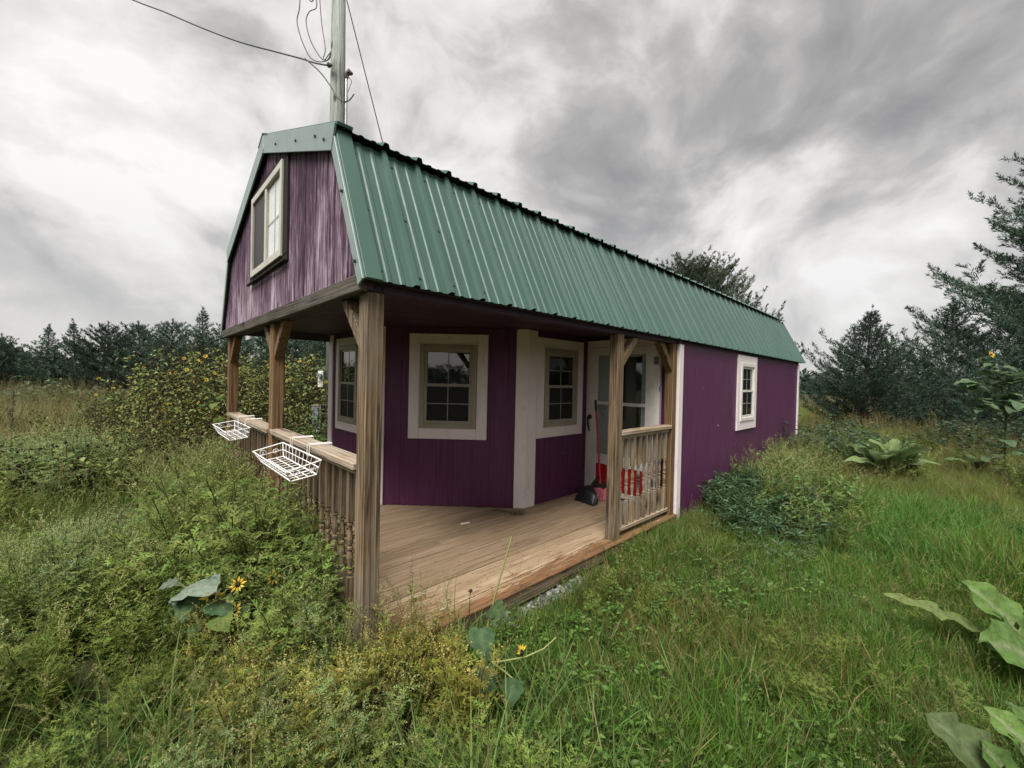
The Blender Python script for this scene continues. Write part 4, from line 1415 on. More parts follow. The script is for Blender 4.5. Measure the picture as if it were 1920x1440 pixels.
def forb(kind, H, nst, nl, L, Wd, col, up=0.5, spread=0.1, lean=0.3, fold=0.3, droop=0.15, mat='leaf_shrub', stemcol=(0.07, 0.09, 0.035), heads=None, flowers=0.0, mid=0.42, t0=0.15):
    """leafy stems with single leaves set all round"""
    s = Soup()
    for b in range(nst):
        az, le = U(0, 6.28), abs(rng.normal(0, lean))
        h = H * U(0.65, 1.0)
        o = np.array([U(-spread, spread), U(-spread, spread), -0.02])
        f = np.linspace(0, 1, 5)
        pts = o + np.stack([np.cos(az) * le * h * f ** 1.3, np.sin(az) * le * h * f ** 1.3, h * f * (1 - 0.2 * le * f)], 1)
        s.stem(pts, 0.0022 + 0.003 * H, 0.0012 + 0.0008 * H, stemcol)
        t = np.sort(U(t0, 1.0, nl))
        i = np.minimum((t * 4).astype(int), 3)
        P = pts[i] + (pts[i + 1] - pts[i]) * (t * 4 - i)[:, None]
        a = np.arange(nl) * 2.4 + U(0, 6.28)
        D = np.stack([np.cos(a), np.sin(a), np.full(nl, up) + rng.normal(0, 0.25, nl)], 1)
        ll = L * U(0.55, 1.0, nl) * (1.1 - 0.4 * t)
        if L > 0.09:                                     # short leaf stalks
            Dn = D / np.linalg.norm(D, axis=1, keepdims=True)
            P = P + Dn * (ll * 0.3)[:, None]
        s.leaves(P, D - UP * (droop * 1.2), ll, Wd * ll / L, np.tile(UP, (nl, 1)) + rng.normal(0, 0.35, (nl, 3)), jit(col, nl, 0.25), fold=fold, droop=droop, mid=mid)
        if heads is not None:
            for w in range(heads):
                tt = U(0.45, 1.02)
                i = min(int(tt * 4), 3)
                p = pts[i] + (pts[i + 1] - pts[i]) * (tt * 4 - i)
                d = np.array([U(-1, 1), U(-1, 1), U(0.2, 1.2)])
                d /= np.linalg.norm(d)
                q = p + d * U(0.04, 0.16)
                s.stem([p, q], 0.0016, 0.0014, (0.075, 0.07, 0.035))
                r = U(0.011, 0.018)
                s.blob(q, r, (0.028, 0.022, 0.016), d, 6, 0.75)
                if rng.random() < flowers:
                    m = 11
                    an_ = np.linspace(0, 6.28, m, endpoint=False)
                    sd_ = np.cross(d, [0.2, 0.9, 0.1])
                    sd_ /= np.linalg.norm(sd_)
                    td_ = np.cross(sd_, d)
                    D2 = np.cos(an_)[:, None] * sd_ + np.sin(an_)[:, None] * td_ + d * 0.15
                    s.leaves(q + D2 * r * 0.6, D2, 0.020, 0.010, np.tile(d, (m, 1)), jit((0.62, 0.42, 0.05), m, 0.15), fold=0.1)
    proto(kind, s, mat)


for _ in range(3):
    forb('vine', 0.5, 8, 9, 0.085, 0.075, (0.190, 0.230, 0.085), up=0.15, spread=0.22, lean=0.7, fold=0.2, droop=0.2, mid=0.38, mat='leaf_weed', heads=1)
for _ in range(3):
    forb('wildflower', 1.5, 5, 26, 0.10, 0.058, (0.190, 0.225, 0.085), up=0.1, spread=0.14, lean=0.28, fold=0.25, droop=0.25, mat='leaf_weed', heads=7, flowers=0.03, stemcol=(0.11, 0.10, 0.05))
for _ in range(2):
    forb('wildflower_dry', 1.35, 5, 9, 0.10, 0.05, (0.165, 0.14, 0.07), up=-0.1, spread=0.14, lean=0.3, fold=0.5, droop=0.4, mat='leaf_weed', heads=18, flowers=0.0, stemcol=(0.13, 0.095, 0.055))
for _ in range(3):
    forb('broadleaf', 0.2, 6, 8, 0.055, 0.028, (0.090, 0.17, 0.032), up=0.35, spread=0.07, lean=0.5)
for _ in range(2):
    forb('clover', 0.12, 8, 5, 0.035, 0.030, (0.094, 0.175, 0.034), up=0.25, spread=0.08, lean=0.6, t0=0.6)
for _ in range(3):
    forb('bush_weed', 0.75, 7, 18, 0.11, 0.06, (0.090, 0.155, 0.042), up=0.25, spread=0.16, lean=0.35)


def wispy(kind):
    """tall thin weed: bare lower stems, narrow leaves, pale spikes at the top"""
    s = Soup()
    for b in range(6):
        az, le, h = U(0, 6.28), U(0.05, 0.45), U(0.55, 0.95)
        f = np.linspace(0, 1, 7)
        pts = np.stack([np.cos(az) * le * h * f ** 1.5, np.sin(az) * le * h * f ** 1.5, h * f * (1 - 0.15 * le * f)], 1) + rng.normal(0, 0.006, (7, 3))
        s.stem(pts, 0.0026, 0.0012, (0.15, 0.13, 0.06) if b % 2 else (0.12, 0.14, 0.05))
        nl = 30
        t = U(0.2, 0.97, nl)
        i = np.minimum((t * 6).astype(int), 5)
        P = pts[i] + (pts[i + 1] - pts[i]) * (t * 6 - i)[:, None]
        s.leaves(P, rdirs(nl, 0.1, 0.8), U(0.03, 0.075, nl) * (1.2 - 0.6 * t), 0.0075, rdirs(nl), jit((0.14, 0.20, 0.045), nl, 0.25), fold=0.3, droop=0.1)
        for w in range(5):
            st = pts[-1] - (pts[-1] - pts[-2]) * U(0, 1.6)
            dd = rdirs(1, 0.55, 0.98)[0]
            hl = U(0.04, 0.12)
            m = 22
            g = np.linspace(0, 1, m)
            s.leaves(st + dd * (hl * g)[:, None], rdirs(m, 0.0, 0.6), U(0.005, 0.009, m), 0.0058, rdirs(m), jit((0.33, 0.34, 0.17), m, 0.2), fold=0.5)
    proto(kind, s, 'leaf_weed')


for _ in range(3):
    wispy('wispy')


def foxtail(kind):
    s = Soup()
    for b in range(5):
        az, le, h = U(0, 6.28), U(0.1, 0.5), U(0.3, 0.5)
        f = np.linspace(0, 1, 7)
        pts = np.stack([np.cos(az) * le * h * f ** 2, np.sin(az) * le * h * f ** 2, h * f * (1 - 0.25 * f * f * le)], 1)
        s.stem(pts[:6], 0.0013, 0.0011, (0.11, 0.125, 0.05))
        m = 40
        g = np.linspace(0, 1, m)
        P = pts[5] + (pts[6] - pts[5]) * g[:, None] + np.stack([np.cos(az) * g * g, np.sin(az) * g * g, -0.7 * g * g], 1) * 0.03
        s.leaves(P, rdirs(m, 0.0, 0.7), 0.013, 0.0035, rdirs(m), jit((0.24, 0.23, 0.12), m, 0.2), fold=0.4)
        k = 4
        s.blades(np.tile(pts[0], (k, 1)) + rng.normal(0, 0.01, (k, 3)), U(0, 6.28, k), U(0.15, 0.28, k), 0.007, U(0.2, 0.6, k), U(0.3, 1.4, k), jit((0.075, 0.115, 0.04), k))
    proto(kind, s, 'leaf_weed')


for _ in range(2):
    foxtail('foxtail')

# ---- scattering: one object of kind stuff for each sort of ground cover
def scatter(name, kinds, P, rz, tilt, sc):
    """P (n,3) roots; every point gets one of the models in kinds"""
    pr = [o for k in kinds for o in PROTO[k]]
    k = len(P)
    me = bpy.data.meshes.new(name)
    me.vertices.add(k)
    me.vertices.foreach_set('co', np.asarray(P, np.float32).ravel())
    rot = np.stack([rng.normal(0, 1, k) * tilt, rng.normal(0, 1, k) * tilt, rz], 1)
    a = me.attributes.new('rot', 'FLOAT_VECTOR', 'POINT')
    a.data.foreach_set('vector', rot.astype(np.float32).ravel())
    a = me.attributes.new('size', 'FLOAT', 'POINT')
    a.data.foreach_set('value', np.broadcast_to(sc, (k,)).astype(np.float32))
    a = me.attributes.new('pick', 'INT', 'POINT')
    a.data.foreach_set('value', rng.integers(0, len(pr), k).astype(np.int32))
    o = bpy.data.objects.new(name, me)
    COL.objects.link(o)
    o['kind'] = 'stuff'
    ng = bpy.data.node_groups.new(name, 'GeometryNodeTree')
    ng.interface.new_socket('Geometry', in_out='INPUT', socket_type='NodeSocketGeometry')
    ng.interface.new_socket('Geometry', in_out='OUTPUT', socket_type='NodeSocketGeometry')
    g = mk(ng)
    gi, go_ = g('NodeGroupInput'), g('NodeGroupOutput')
    joined = g('GeometryNodeGeometryToInstance')
    for q in reversed(pr):
        oi = g('GeometryNodeObjectInfo', ins={0: q})
        ng.links.new(oi.outputs['Geometry'], joined.inputs[0])
    at = {}
    for nm, ty in (('rot', 'FLOAT_VECTOR'), ('size', 'FLOAT'), ('pick', 'INT')):
        nd = g('GeometryNodeInputNamedAttribute', data_type=ty)
        nd.inputs[0].default_value = nm
        at[nm] = nd.outputs['Attribute']
    er = g('FunctionNodeEulerToRotation', ins={0: at['rot']})
    ip = g('GeometryNodeInstanceOnPoints')
    ip.inputs['Pick Instance'].default_value = True
    ng.links.new(gi.outputs[0], ip.inputs['Points'])
    ng.links.new(joined.outputs[0], ip.inputs['Instance'])
    ng.links.new(at['pick'], ip.inputs['Instance Index'])
    ng.links.new(er.outputs[0], ip.inputs['Rotation'])
    ng.links.new(at['size'], ip.inputs['Scale'])
    ng.links.new(ip.outputs[0], go_.inputs[0])
    md_ = o.modifiers.new('scatter', 'NODES')
    md_.node_group = ng
    return o


CX, CY = CAM_LOC.x, CAM_LOC.y


def camdist(x, y):
    return np.hypot(x - CX, y - CY)


def keep(x, y):
    d = (x - CX) * F_.x + (y - CY) * F_.y
    l = (x - CX) * R_.x + (y - CY) * R_.y
    on_view = (d > 0.55) & (np.abs(l) < 1.55 * d + 1.6)
    house = (x > -0.05) & (x < 8.72) & (y > -0.045) & (y < 3.85)
    return on_view & ~house


def vnoise(x, y, s, seed=0):
    """cheap smooth noise in 0..1"""
    r_ = np.random.default_rng(seed + 100)
    o = 0
    for i in range(5):
        a, b, p = r_.uniform(-1, 1), r_.uniform(-1, 1), r_.uniform(0, 6.28)
        q = r_.uniform(0.7, 1.8)
        o = o + np.sin((x * a + y * b) * s * q * 2.2 + p)
    return 0.5 + o / 7.0


def field(n_, x0, x1, y0, y1, dens, seed=0):
    """points in a rectangle thinned by dens(x, y) in 0..1"""
    x, y = U(x0, x1, n_), U(y0, y1, n_)
    ok = keep(x, y)
    x, y = x[ok], y[ok]
    ok = rng.random(len(x)) < np.clip(dens(x, y), 0, 1)
    x, y = x[ok], y[ok]
    return x, y


def put_field(name, kinds, pts, size, tilt=0.12, sink=0.0, spread=0.25):
    x, y = pts
    z = ground_z(x, y) - sink
    s_ = size(x, y) if callable(size) else np.full(len(x), size)
    s_ = s_ * U(1 - spread * 1.1, 1 + spread, len(x))
    return scatter(name, kinds, np.stack([x, y, z], 1), U(0, 6.283, len(x)), tilt, s_)


def cat(*ps):
    return np.concatenate([p[0] for p in ps]), np.concatenate([p[1] for p in ps])


def near(x, y, d0, d1):
    d = camdist(x, y)
    return (d > d0) & (d < d1)


# zone masks on the ground -------------------------------------------------
RIGHT = lambda x, y: smooth(-0.25, 0.35, x + 0.35 * (y + 0.6) + 0.25 * (vnoise(x, y, 1.1, 1) - 0.5))      # mown side, right of the corner
RIGHT_FRONT = lambda x, y: (y < -0.115 + 0.10 * smooth(1.7, 2.4, x) + 0.05 * np.sin(x * 9)) * RIGHT(x, y)


def brown_zone(x, y):
    return np.exp(-(((x - 1.35) / 0.95) ** 2 + ((y + 0.80) / 0.42) ** 2)) + 0.8 * np.exp(-(((x - 1.55) / 0.5) ** 2 + ((y + 1.45) / 0.3) ** 2)) \
        + 0.7 * np.exp(-(((x - 3.1) / 0.6) ** 2 + ((y + 0.7) / 0.45) ** 2))


def lush_zone(x, y):
    return smooth(2.6, 3.8, x) * smooth(-0.6, -1.0, y) * smooth(7.2, 5.6, x) * smooth(-4.2, -3.2, y)


# 1 short unmown lawn to the right of the deck
den = lambda x, y: RIGHT_FRONT(x, y) * np.clip(1.15 - 0.95 * brown_zone(x, y), 0.06, 1) * smooth(6.5, 4.2, camdist(x, y) )
put_field('lawn_grass', ['lawn'], field(12500, -0.6, 5.6, -5.5, -0.04, den), lambda x, y: 0.62 + 1.05 * vnoise(x, y, 1.7, 5) + 0.3 * smooth(2.2, 4.5, x), 0.35, spread=0.45)
den = lambda x, y: RIGHT_FRONT(x, y) * np.clip(0.12 + 0.95 * brown_zone(x, y), 0, 1) * smooth(6.5, 4.2, camdist(x, y))
put_field('dry_lawn_grass', ['lawn_dry'], field(13000, -0.6, 5.6, -5.5, -0.04, den), lambda x, y: 0.75 + 0.5 * vnoise(x, y, 1.2, 6), 0.3)
den = lambda x, y: RIGHT_FRONT(x, y) * smooth(0.45, 0.75, vnoise(x, y, 2.0, 8)) * 0.8 * smooth(7, 4, camdist(x, y))
put_field('clover', ['clover', 'broadleaf'], field(5200, -0.4, 5.6, -5.0, -0.06, den), lambda x, y: 0.7 + 0.35 * vnoise(x, y, 1.2, 9), 0.2)
# 2 lush tall grass beyond it
put_field('lush_grass', ['lush'], cat(field(5200, 2.4, 7.5, -5.2, -0.5, lambda x, y: lush_zone(x, y) * (0.35 + 0.65 * vnoise(x, y, 1.0, 3))),
                                      field(420, -0.7, 0.9, -1.5, 0.2, lambda x, y: 0.55 * smooth(0.5, 0.8, vnoise(x, y, 2.2, 13))),
                                      field(1500, 0.6, 3.4, -3.2, -0.85, lambda x, y: 0.75 * smooth(0.42, 0.7, vnoise(x, y, 1.3, 14)))),
          lambda x, y: 0.55 + 0.4 * smooth(2.5, 4.2, x), 0.2)
# 3 olive meadow on the right, up to the cedars
den = lambda x, y: smooth(4.6, 6.4, x) * (0.5 + 0.5 * vnoise(x, y, 0.7, 4))
put_field('meadow_grass', ['meadow'], cat(field(9000, 4.5, 15.0, -8.0, -0.05, den), field(9000, 8.72, 34.0, -16.0, 10.0, lambda x, y: 0.75 + 0 * x),
                                         field(500, 2.9, 3.7, -0.5, -0.06, lambda x, y: 0.35 + 0 * x)),
          lambda x, y: 0.50 + 0.45 * smooth(10, 15, x) - 0.2 * smooth(5.0, 3.0, x) + 0.2 * smooth(-2, -5, y), 0.18)
put_field('straw_grass', ['straw', 'straw', 'redstraw'], cat(
    field(700, 13.0, 24.0, -5.0, 3.0, lambda x, y: smooth(0.48, 0.66, vnoise(x, y, 0.5, 21))),
    field(2600, -12, -0.4, 8.2, 22.0, lambda x, y: smooth(-0.2, -1.2, x + 0.12 * (y - 8)) * (0.35 + 0.65 * vnoise(x, y, 0.5, 22))),
    field(250, 5.2, 8.0, -0.7, -0.1, lambda x, y: 0.25 + 0 * x)),
    lambda x, y: 0.8 + 0.15 * vnoise(x, y, 0.8, 2) - 0.35 * ((x > 5) & (x < 8.5)), 0.14)
# 4 feathery weeds in front of the porch
def wz(x, y):
    return (1 - RIGHT(x, y)) * ((x < 0.0) | (y < -0.04))
den = lambda x, y: wz(x, y) * smooth(5.4, 4.2, y) * (0.55 + 0.45 * vnoise(x, y, 1.4, 31))
PALE = rayp(380, 1250, 1.75)
sz = lambda x, y: 0.55 - 0.34 * np.exp(-((x - PALE.x) ** 2 + (y - PALE.y) ** 2) / 0.16) + 0.18 * smooth(1.8, 3.0, camdist(x, y)) + 0.55 * np.exp(-(((x + 0.38) / 0.42) ** 2 + ((y - 1.9) / 1.1) ** 2)) + 0.52 * np.exp(-(((x + 0.20) / 0.22) ** 2 + ((y - 0.7) / 0.75) ** 2)) - 0.12 * smooth(-1.0, -2.0, x)
put_field('ragweed', ['ragweed'], cat(field(2700, -4.2, 0.3, -1.9, 5.4, lambda x, y: den(x, y) * (0.25 + 0.9 * smooth(0.35, 0.6, vnoise(x, y, 2.6, 51)))), field(300, -0.5, -0.06, 0.0, 4.0, lambda x, y: 0.9 + 0 * x)), sz, 0.2, spread=0.5)
put_field('wispy_weed', ['wispy'], cat(field(260, -0.62, -0.06, -0.1, 3.8, lambda x, y: 0.75 + 0 * x), field(420, -3.5, 0.0, -1.2, 4.5, lambda x, y: wz(x, y) * 0.6 * smooth(0.4, 0.6, vnoise(x, y, 1.2, 52)) * smooth(1.7, 2.3, camdist(x, y))), field(16, -0.1, 0.4, -0.4, -0.06, lambda x, y: 0.6 + 0 * x)),
          lambda x, y: 0.60 + 0.12 * vnoise(x, y, 2, 53) + 0.12 * smooth(1.2, 2.2, y) - 0.14 * (y < 0) - 0.35 * np.exp(-((x - PALE.x) ** 2 + (y - PALE.y) ** 2) / 0.14), 0.16, spread=0.35)
den = lambda x, y: wz(x, y) * smooth(4.8, 3.6, y) * smooth(0.38, 0.6, vnoise(x, y, 0.9, 33) + 0.25 * smooth(-0.5, -1.3, x))
put_field('pale_ragweed', ['ragweed_pale'], field(2000, -4.2, -0.15, -0.6, 4.8, den), lambda x, y: sz(x, y) * 1.1, 0.14)
den = lambda x, y: np.clip(np.exp(-(((x - 0.05) / 0.26) ** 2 + ((y + 0.24) / 0.24) ** 2)) * 1.3 + 0.9 * np.exp(-(((x + 0.28) / 0.22) ** 2 + ((y - 0.2) / 0.55) ** 2)), 0, 1)
put_field('flowering_ragweed', ['ragweed_gold'], field(260, -0.75, 0.8, -0.95, 1.4, den), lambda x, y: 0.80 + 0.18 * smooth(-0.2, -0.5, y) - 0.4 * smooth(0.1, 0.5, x), 0.2)
put_field('foxtail_grass', ['foxtail'], cat(field(260, -1.6, 1.0, -1.3, 0.5, lambda x, y: wz(x, y) * 0.4 + 0.12), field(300, 0.8, 5.0, -2.6, -0.3, lambda x, y: 0.3 + 0 * x)), 0.62, 0.3)
put_field('lawn_weed', ['ragweed', 'broadleaf', 'meadow', 'redstraw'], field(1500, 0.6, 5.0, -3.2, -0.25, lambda x, y: RIGHT_FRONT(x, y) * smooth(0.5, 0.72, vnoise(x, y, 1.9, 71))), lambda x, y: 0.34 + 0.12 * vnoise(x, y, 1.2, 72), 0.3, spread=0.4)
put_field('long_grass', ['longblade'], cat(field(700, -2.6, 0.7, -1.7, 0.6, lambda x, y: wz(x, y) * smooth(2.9, 1.9, camdist(x, y)) * 0.75),
                                           field(160, -0.7, 0.6, -1.2, 0.0, lambda x, y: 0.5 + 0 * x)), 0.72, 0.25)
put_field('weedy_grass', ['meadow', 'lawn', 'broadleaf'], field(3600, -4.5, 0.4, -1.9, 5.5, lambda x, y: wz(x, y)), lambda x, y: 0.62 + 0 * x, 0.25)
put_field('dead_stalks', ['redstraw'], field(360, -1.3, 0.45, -1.3, 0.8, lambda x, y: wz(x, y) * smooth(0.45, 0.7, vnoise(x, y, 1.6, 37)) * 0.8), 0.42, 0.5)
# 5 the round-leaved patch and the thicket of wild sunflowers on the left
den = lambda x, y: smooth(4.2, 5.2, y) * smooth(10.5, 9.0, y) * smooth(0.1, -0.4, x - 0.06 * (y - 5)) * (0.5 + 0.5 * vnoise(x, y, 0.9, 41))
put_field('round_leaf_vine', ['vine', 'vine', 'ragweed_pale'], field(2600, -5.5, 0.4, 4.0, 9.0, den), lambda x, y: 1.0 + 0.35 * vnoise(x, y, 0.8, 42) - 0.35 * smooth(6.0, 8.0, y), 0.12)
den = lambda x, y: smooth(3.9, 4.8, y) * smooth(11.0, 9.5, y) * smooth(-1.7, -0.5, x + 0.16 * (y - 6)) * (0.4 + 0.6 * vnoise(x, y, 0.7, 43))
put_field('wild_sunflower_thicket', ['wildflower', 'wildflower', 'wildflower_dry', 'wispy'], field(820, -3.0, 2.6, 3.9, 10.0, den),
          lambda x, y: 0.66 + 0.50 * smooth(4.4, 6.2, y) * smooth(-1.2, -0.1, x), 0.12)
put_field('leafy_weed', ['bush_weed', 'vine'], cat(field(2200, 0.2, 7.0, 3.95, 15.0, lambda x, y: 0.75 + 0 * x), field(500, -6, 0, 10.0, 16.0, lambda x, y: 0.3 + 0 * x)),
          lambda x, y: 0.8 + 0.3 * vnoise(x, y, 0.8, 45), 0.12)
put_field('field_grass', ['meadow'], cat(field(6200, -22.0, 10.0, 9.0, 32.0, lambda x, y: 0.8 + 0 * x), field(1500, -4.2, 1.0, 3.6, 9.0, lambda x, y: 0.6 + 0 * x)),
          lambda x, y: 0.8 + 0.0 * x, 0.15)
# weeds against the long wall
put_field('wall_weed', ['bush_weed', 'meadow'], field(700, 4.6, 9.6, -0.75, -0.06, lambda x, y: 0.45 * smooth(4.6, 5.4, x)), lambda x, y: 0.5 + 0.1 * smooth(6, 8, x), 0.2)

put_field('mixed_weed', ['bush_weed', 'broadleaf', 'wispy', 'ragweed'], cat(
    field(1500, 3.6, 9.5, -3.6, -0.3, lambda x, y: smooth(0.34, 0.58, vnoise(x, y, 1.1, 61)) * smooth(3.6, 4.6, x - 0.5 * (y + 0.5))),
    field(420, 8.7, 16.0, -6.0, 1.5, lambda x, y: 0.6 * smooth(0.45, 0.65, vnoise(x, y, 0.8, 62)))),
    lambda x, y: 0.6 + 0.3 * vnoise(x, y, 0.9, 63), 0.18)
put_field('corner_weed', ['wispy', 'ragweed_pale', 'bush_weed'], field(260, 4.9, 8.4, -0.55, -0.06, lambda x, y: 0.7 + 0 * x), lambda x, y: 0.62 + 0.1 * (x > 6), 0.18)
# ================================================================ TREES
def cedar(seed, H, R, nl, ntw, tip=0.10, dens=1.0, sweep=(0.15, 0.55), base=0.03, power=0.75, ragged=0.25, col=(0.038, 0.066, 0.045), col2=(0.072, 0.114, 0.076)):  # default needle colours are lightened in place of haze in the air
    """evergreen: trunk, limbs, twigs and feathery sprays; returns (trunk soup, crown soup)"""
    global rng
    keep_ = rng
    rng = np.random.default_rng(seed)
    tr, cr = Soup(), Soup()
    zz = np.linspace(0, 1, 9)
    lean = rng.normal(0, 0.02, 2)
    axis = lambda z: np.array([lean[0] * z * z * H + 0.04 * math.sin(3 * z + seed), lean[1] * z * z * H, z * H])
    tr.stem([axis(z) for z in zz], 0.022 * H + 0.03, 0.004, (0.055, 0.042, 0.034), 7)
    for i in range(nl):
        z = base + (0.985 - base) * ((i + rng.random()) / nl) ** 0.92
        az = i * 2.39996 + rng.normal(0, 0.35)
        prof = (1 - z) ** power * (0.55 + 0.45 * min(1, z / 0.12 + 0.4))
        Ln = R * prof * rng.uniform(1 - ragged, 1 + ragged) + 0.10
        sw = rng.uniform(*sweep) + 0.28 * z
        m = 7
        f = np.linspace(0, 1, m)
        out = np.array([math.cos(az), math.sin(az), 0])
        o = axis(z)
        pts = o + out * (Ln * f)[:, None] + UP * (Ln * (sw * f * 0.7 + 0.38 * f ** 2.2 - 0.06))[:, None]
        pts += rng.normal(0, 0.02 * Ln, pts.shape) * f[:, None]
        tr.stem(pts[:5], 0.008 * Ln + 0.006, 0.004, (0.06, 0.046, 0.036), 4)
        nt = max(4, int(ntw * (0.35 + Ln / R)))
        sidev = np.cross(out, UP)
        for j in range(nt):
            t = 0.18 + 0.82 * (j + rng.random()) / nt
            q = min(int(t * (m - 1)), m - 2)
            p = pts[q] + (pts[q + 1] - pts[q]) * (t * (m - 1) - q)
            fw = pts[q + 1] - pts[q]
            fw /= np.linalg.norm(fw)
            sg = 1 if j % 2 else -1
            d = fw * rng.uniform(0.5, 1.0) + sidev * sg * rng.uniform(0.3, 1.0) + UP * rng.uniform(-0.12, 0.5)
            d /= np.linalg.norm(d)
            tl = (0.05 + 0.10 * min(1, Ln) + 0.30 * Ln * (1.15 - t)) * rng.uniform(0.6, 1.2)
            tl = min(tl, 1.1)
            ns = max(6, int(dens * tl / tip * 11.0))
            g = rng.uniform(0.05, 1.0, ns)
            P = p + d * (tl * g)[:, None] + UP * (0.10 * tl * g ** 2)[:, None]
            off = rng.normal(0, 1, (ns, 3)) * (0.10 * tl * (1.1 - g))[:, None] * np.array([1, 1, 0.6])
            P = P + off
            D = d * rng.uniform(0.6, 1.2, (ns, 1)) + off / (np.linalg.norm(off, axis=1, keepdims=True) + 1e-6) * 0.55 + rng.normal(0, 0.3, (ns, 3)) + UP * 0.25
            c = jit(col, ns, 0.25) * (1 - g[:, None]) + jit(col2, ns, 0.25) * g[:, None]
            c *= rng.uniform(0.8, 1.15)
            cr.leaves(P, D, tip * rng.uniform(0.7, 1.6, ns), tip * 0.24, rdirs(ns, -0.5, 1.0), c, fold=0.4, mid=0.4)
    # leader
    ns = 70
    g = rng.uniform(0.86, 1.06, ns)
    P = np.stack([axis(q) for q in g])
    cr.leaves(P, rdirs(ns, 0.6, 1.0), tip * 1.3, tip * 0.3, rdirs(ns), jit(col2, ns, 0.2), fold=0.4)
    rng = keep_
    return tr, cr


def tree(name, cache, x, y, sc, rz, label, cat_='tree', group=None, z=None):
    """a tree thing: empty at its foot with trunk and crown; later ones of a model share its meshes"""
    loc = Vector((x, y, float(ground_z(x, y)) - 0.05 if z is None else z))
    t = thing(name, label, cat_, loc, group)
    t.rotation_euler = (0, 0, rz)
    t.scale = (sc, sc, sc) if not isinstance(sc, tuple) else sc
    for nm, me in cache:
        o = bpy.data.objects.new(nm, me)
        COL.objects.link(o)
        o.parent = t
    return t


def model(args, crownmat='needle'):
    tr, cr = cedar(**args)
    return [('trunk', tr.mesh('trunk', 'bark_plain', True)), ('crown', cr.mesh('crown', crownmat))]


m, n = newmat('bark_plain')
k = noise(n, objvec(n, (14, 14, 3)), 1.0, 4, 0.6)
finish(n, prin(n, mixc(n, k, (0.035, 0.026, 0.02), (0.10, 0.08, 0.065)), 0.9, 0.1, k, 0.6, 0.01))

big_cedar = model(dict(seed=3, H=10.5, R=3.7, nl=135, ntw=24, tip=0.105, dens=1.0, sweep=(-0.05, 0.35), power=0.62, ragged=0.30))
mid_cedar = model(dict(seed=5, H=4.4, R=2.6, nl=120, ntw=15, tip=0.08, dens=0.9, sweep=(0.12, 0.62), power=1.3, ragged=0.45))
small_cedar = model(dict(seed=9, H=4.6, R=2.6, nl=85, ntw=14, tip=0.095, dens=0.9, sweep=(0.1, 0.5), power=1.0, ragged=0.35))
row_cedars = [model(dict(seed=20 + i, H=h, R=r, nl=80, ntw=10, tip=0.15, dens=1.0, sweep=(0.05, 0.45), power=pw, ragged=rg))
              for i, (h, r, pw, rg) in enumerate([(5.6, 2.8, 1.25, 0.3), (4.6, 2.7, 0.75, 0.25), (5.4, 2.5, 1.35, 0.35)])]
round_tree = model(dict(seed=41, H=6.6, R=3.5, nl=260, ntw=16, tip=0.085, dens=1.1, sweep=(-0.05, 0.4), power=0.5, ragged=0.16, base=0.15,
                        col=(0.044, 0.062, 0.040), col2=(0.080, 0.105, 0.062)))


def at(px, depth, dx=0.0):
    p = CAM_LOC + (F_ + R_ * ((px - 960) / FPX)) * depth
    return p.x, p.y


tree('cedar_tree', big_cedar, *at(2050, 12.0), 1.0, 0.6, 'tallest dark cedar cut off by the right edge of the picture')
tree('cedar_tree', mid_cedar, *at(1622, 13.0), (0.93, 0.93, 0.90), 0.3, 'bushy spreading cedar with a thin pointed tip right of the cabin')
tree('cedar_tree', small_cedar, *at(1775, 13.0), 0.92, 1.9, 'medium cedar between the bushy pointed one and the tallest one')
tree('cedar_tree', small_cedar, *at(1885, 10.6), (0.62, 0.62, 0.50), 4.1, 'low dark cedar under the limbs of the tallest cedar', z=-0.3)
tree('leafy_tree', round_tree, *at(1292, 15.5), 0.90, 1.0, 'rounded grey green tree rising behind the cabin roof')
ROW = [(-62, 23, 0.85, 1), (8, 25, 0.74, 1), (88, 25, 0.74, 0), (142, 26, 0.84, 2), (205, 25, 0.92, 1), (262, 27, 0.98, 1), (318, 25, 0.98, 1),
       (378, 24, 0.92, 0), (440, 25, 0.98, 1), (505, 22, 1.03, 2), (560, 23, 1.05, 1), (612, 21, 1.0, 0), (672, 24, 1.0, 1)]
LAB = ['cedar at the far left end of the tree line, half out of frame', 'low rounded cedar near the left edge of the picture',
       'cedar with a slender leaning tip, left one of the pointed pair', 'cedar with the taller slender tip, right one of the pointed pair',
       'rounded cedar just right of the two pointed cedars', 'paler rounded cedar set back above the dry grass',
       'rounded cedar left of the single pointed cedar beside the porch', 'pointed cedar just left of the porch posts',
       'cedar behind the far corner post of the porch', 'cedar seen between the far corner post and the middle post',
       'cedar seen just right of the middle porch post', 'cedar behind the utility pole and the electrical box',
       'cedar hidden mostly behind the left wall of the porch']
for i, ((px, dp_, sc, k), lb) in enumerate(zip(ROW, LAB)):
    tree('cedar_tree', row_cedars[k], *at(px, dp_), sc * 1.0, i * 1.7, lb, group='cedars in the tree line on the left')
# trees on the other side of the clearing, behind the viewer: the porch windows mirror them
ORD = 'first second third fourth fifth sixth seventh eighth ninth tenth eleventh twelfth thirteenth fourteenth fifteenth'.split()
for i in range(15):
    a = math.radians(-205 + i * 12.8)
    r = 66 + 8 * math.sin(i * 2.1)
    tree('cedar_tree', row_cedars[i % 3], CX + r * math.cos(a), CY + r * math.sin(a), 0.62 + 0.15 * math.sin(i * 1.3), i * 0.9,
         'cedar of the tree line across the clearing, %s from its left end' % ORD[i], group='cedars across the clearing')

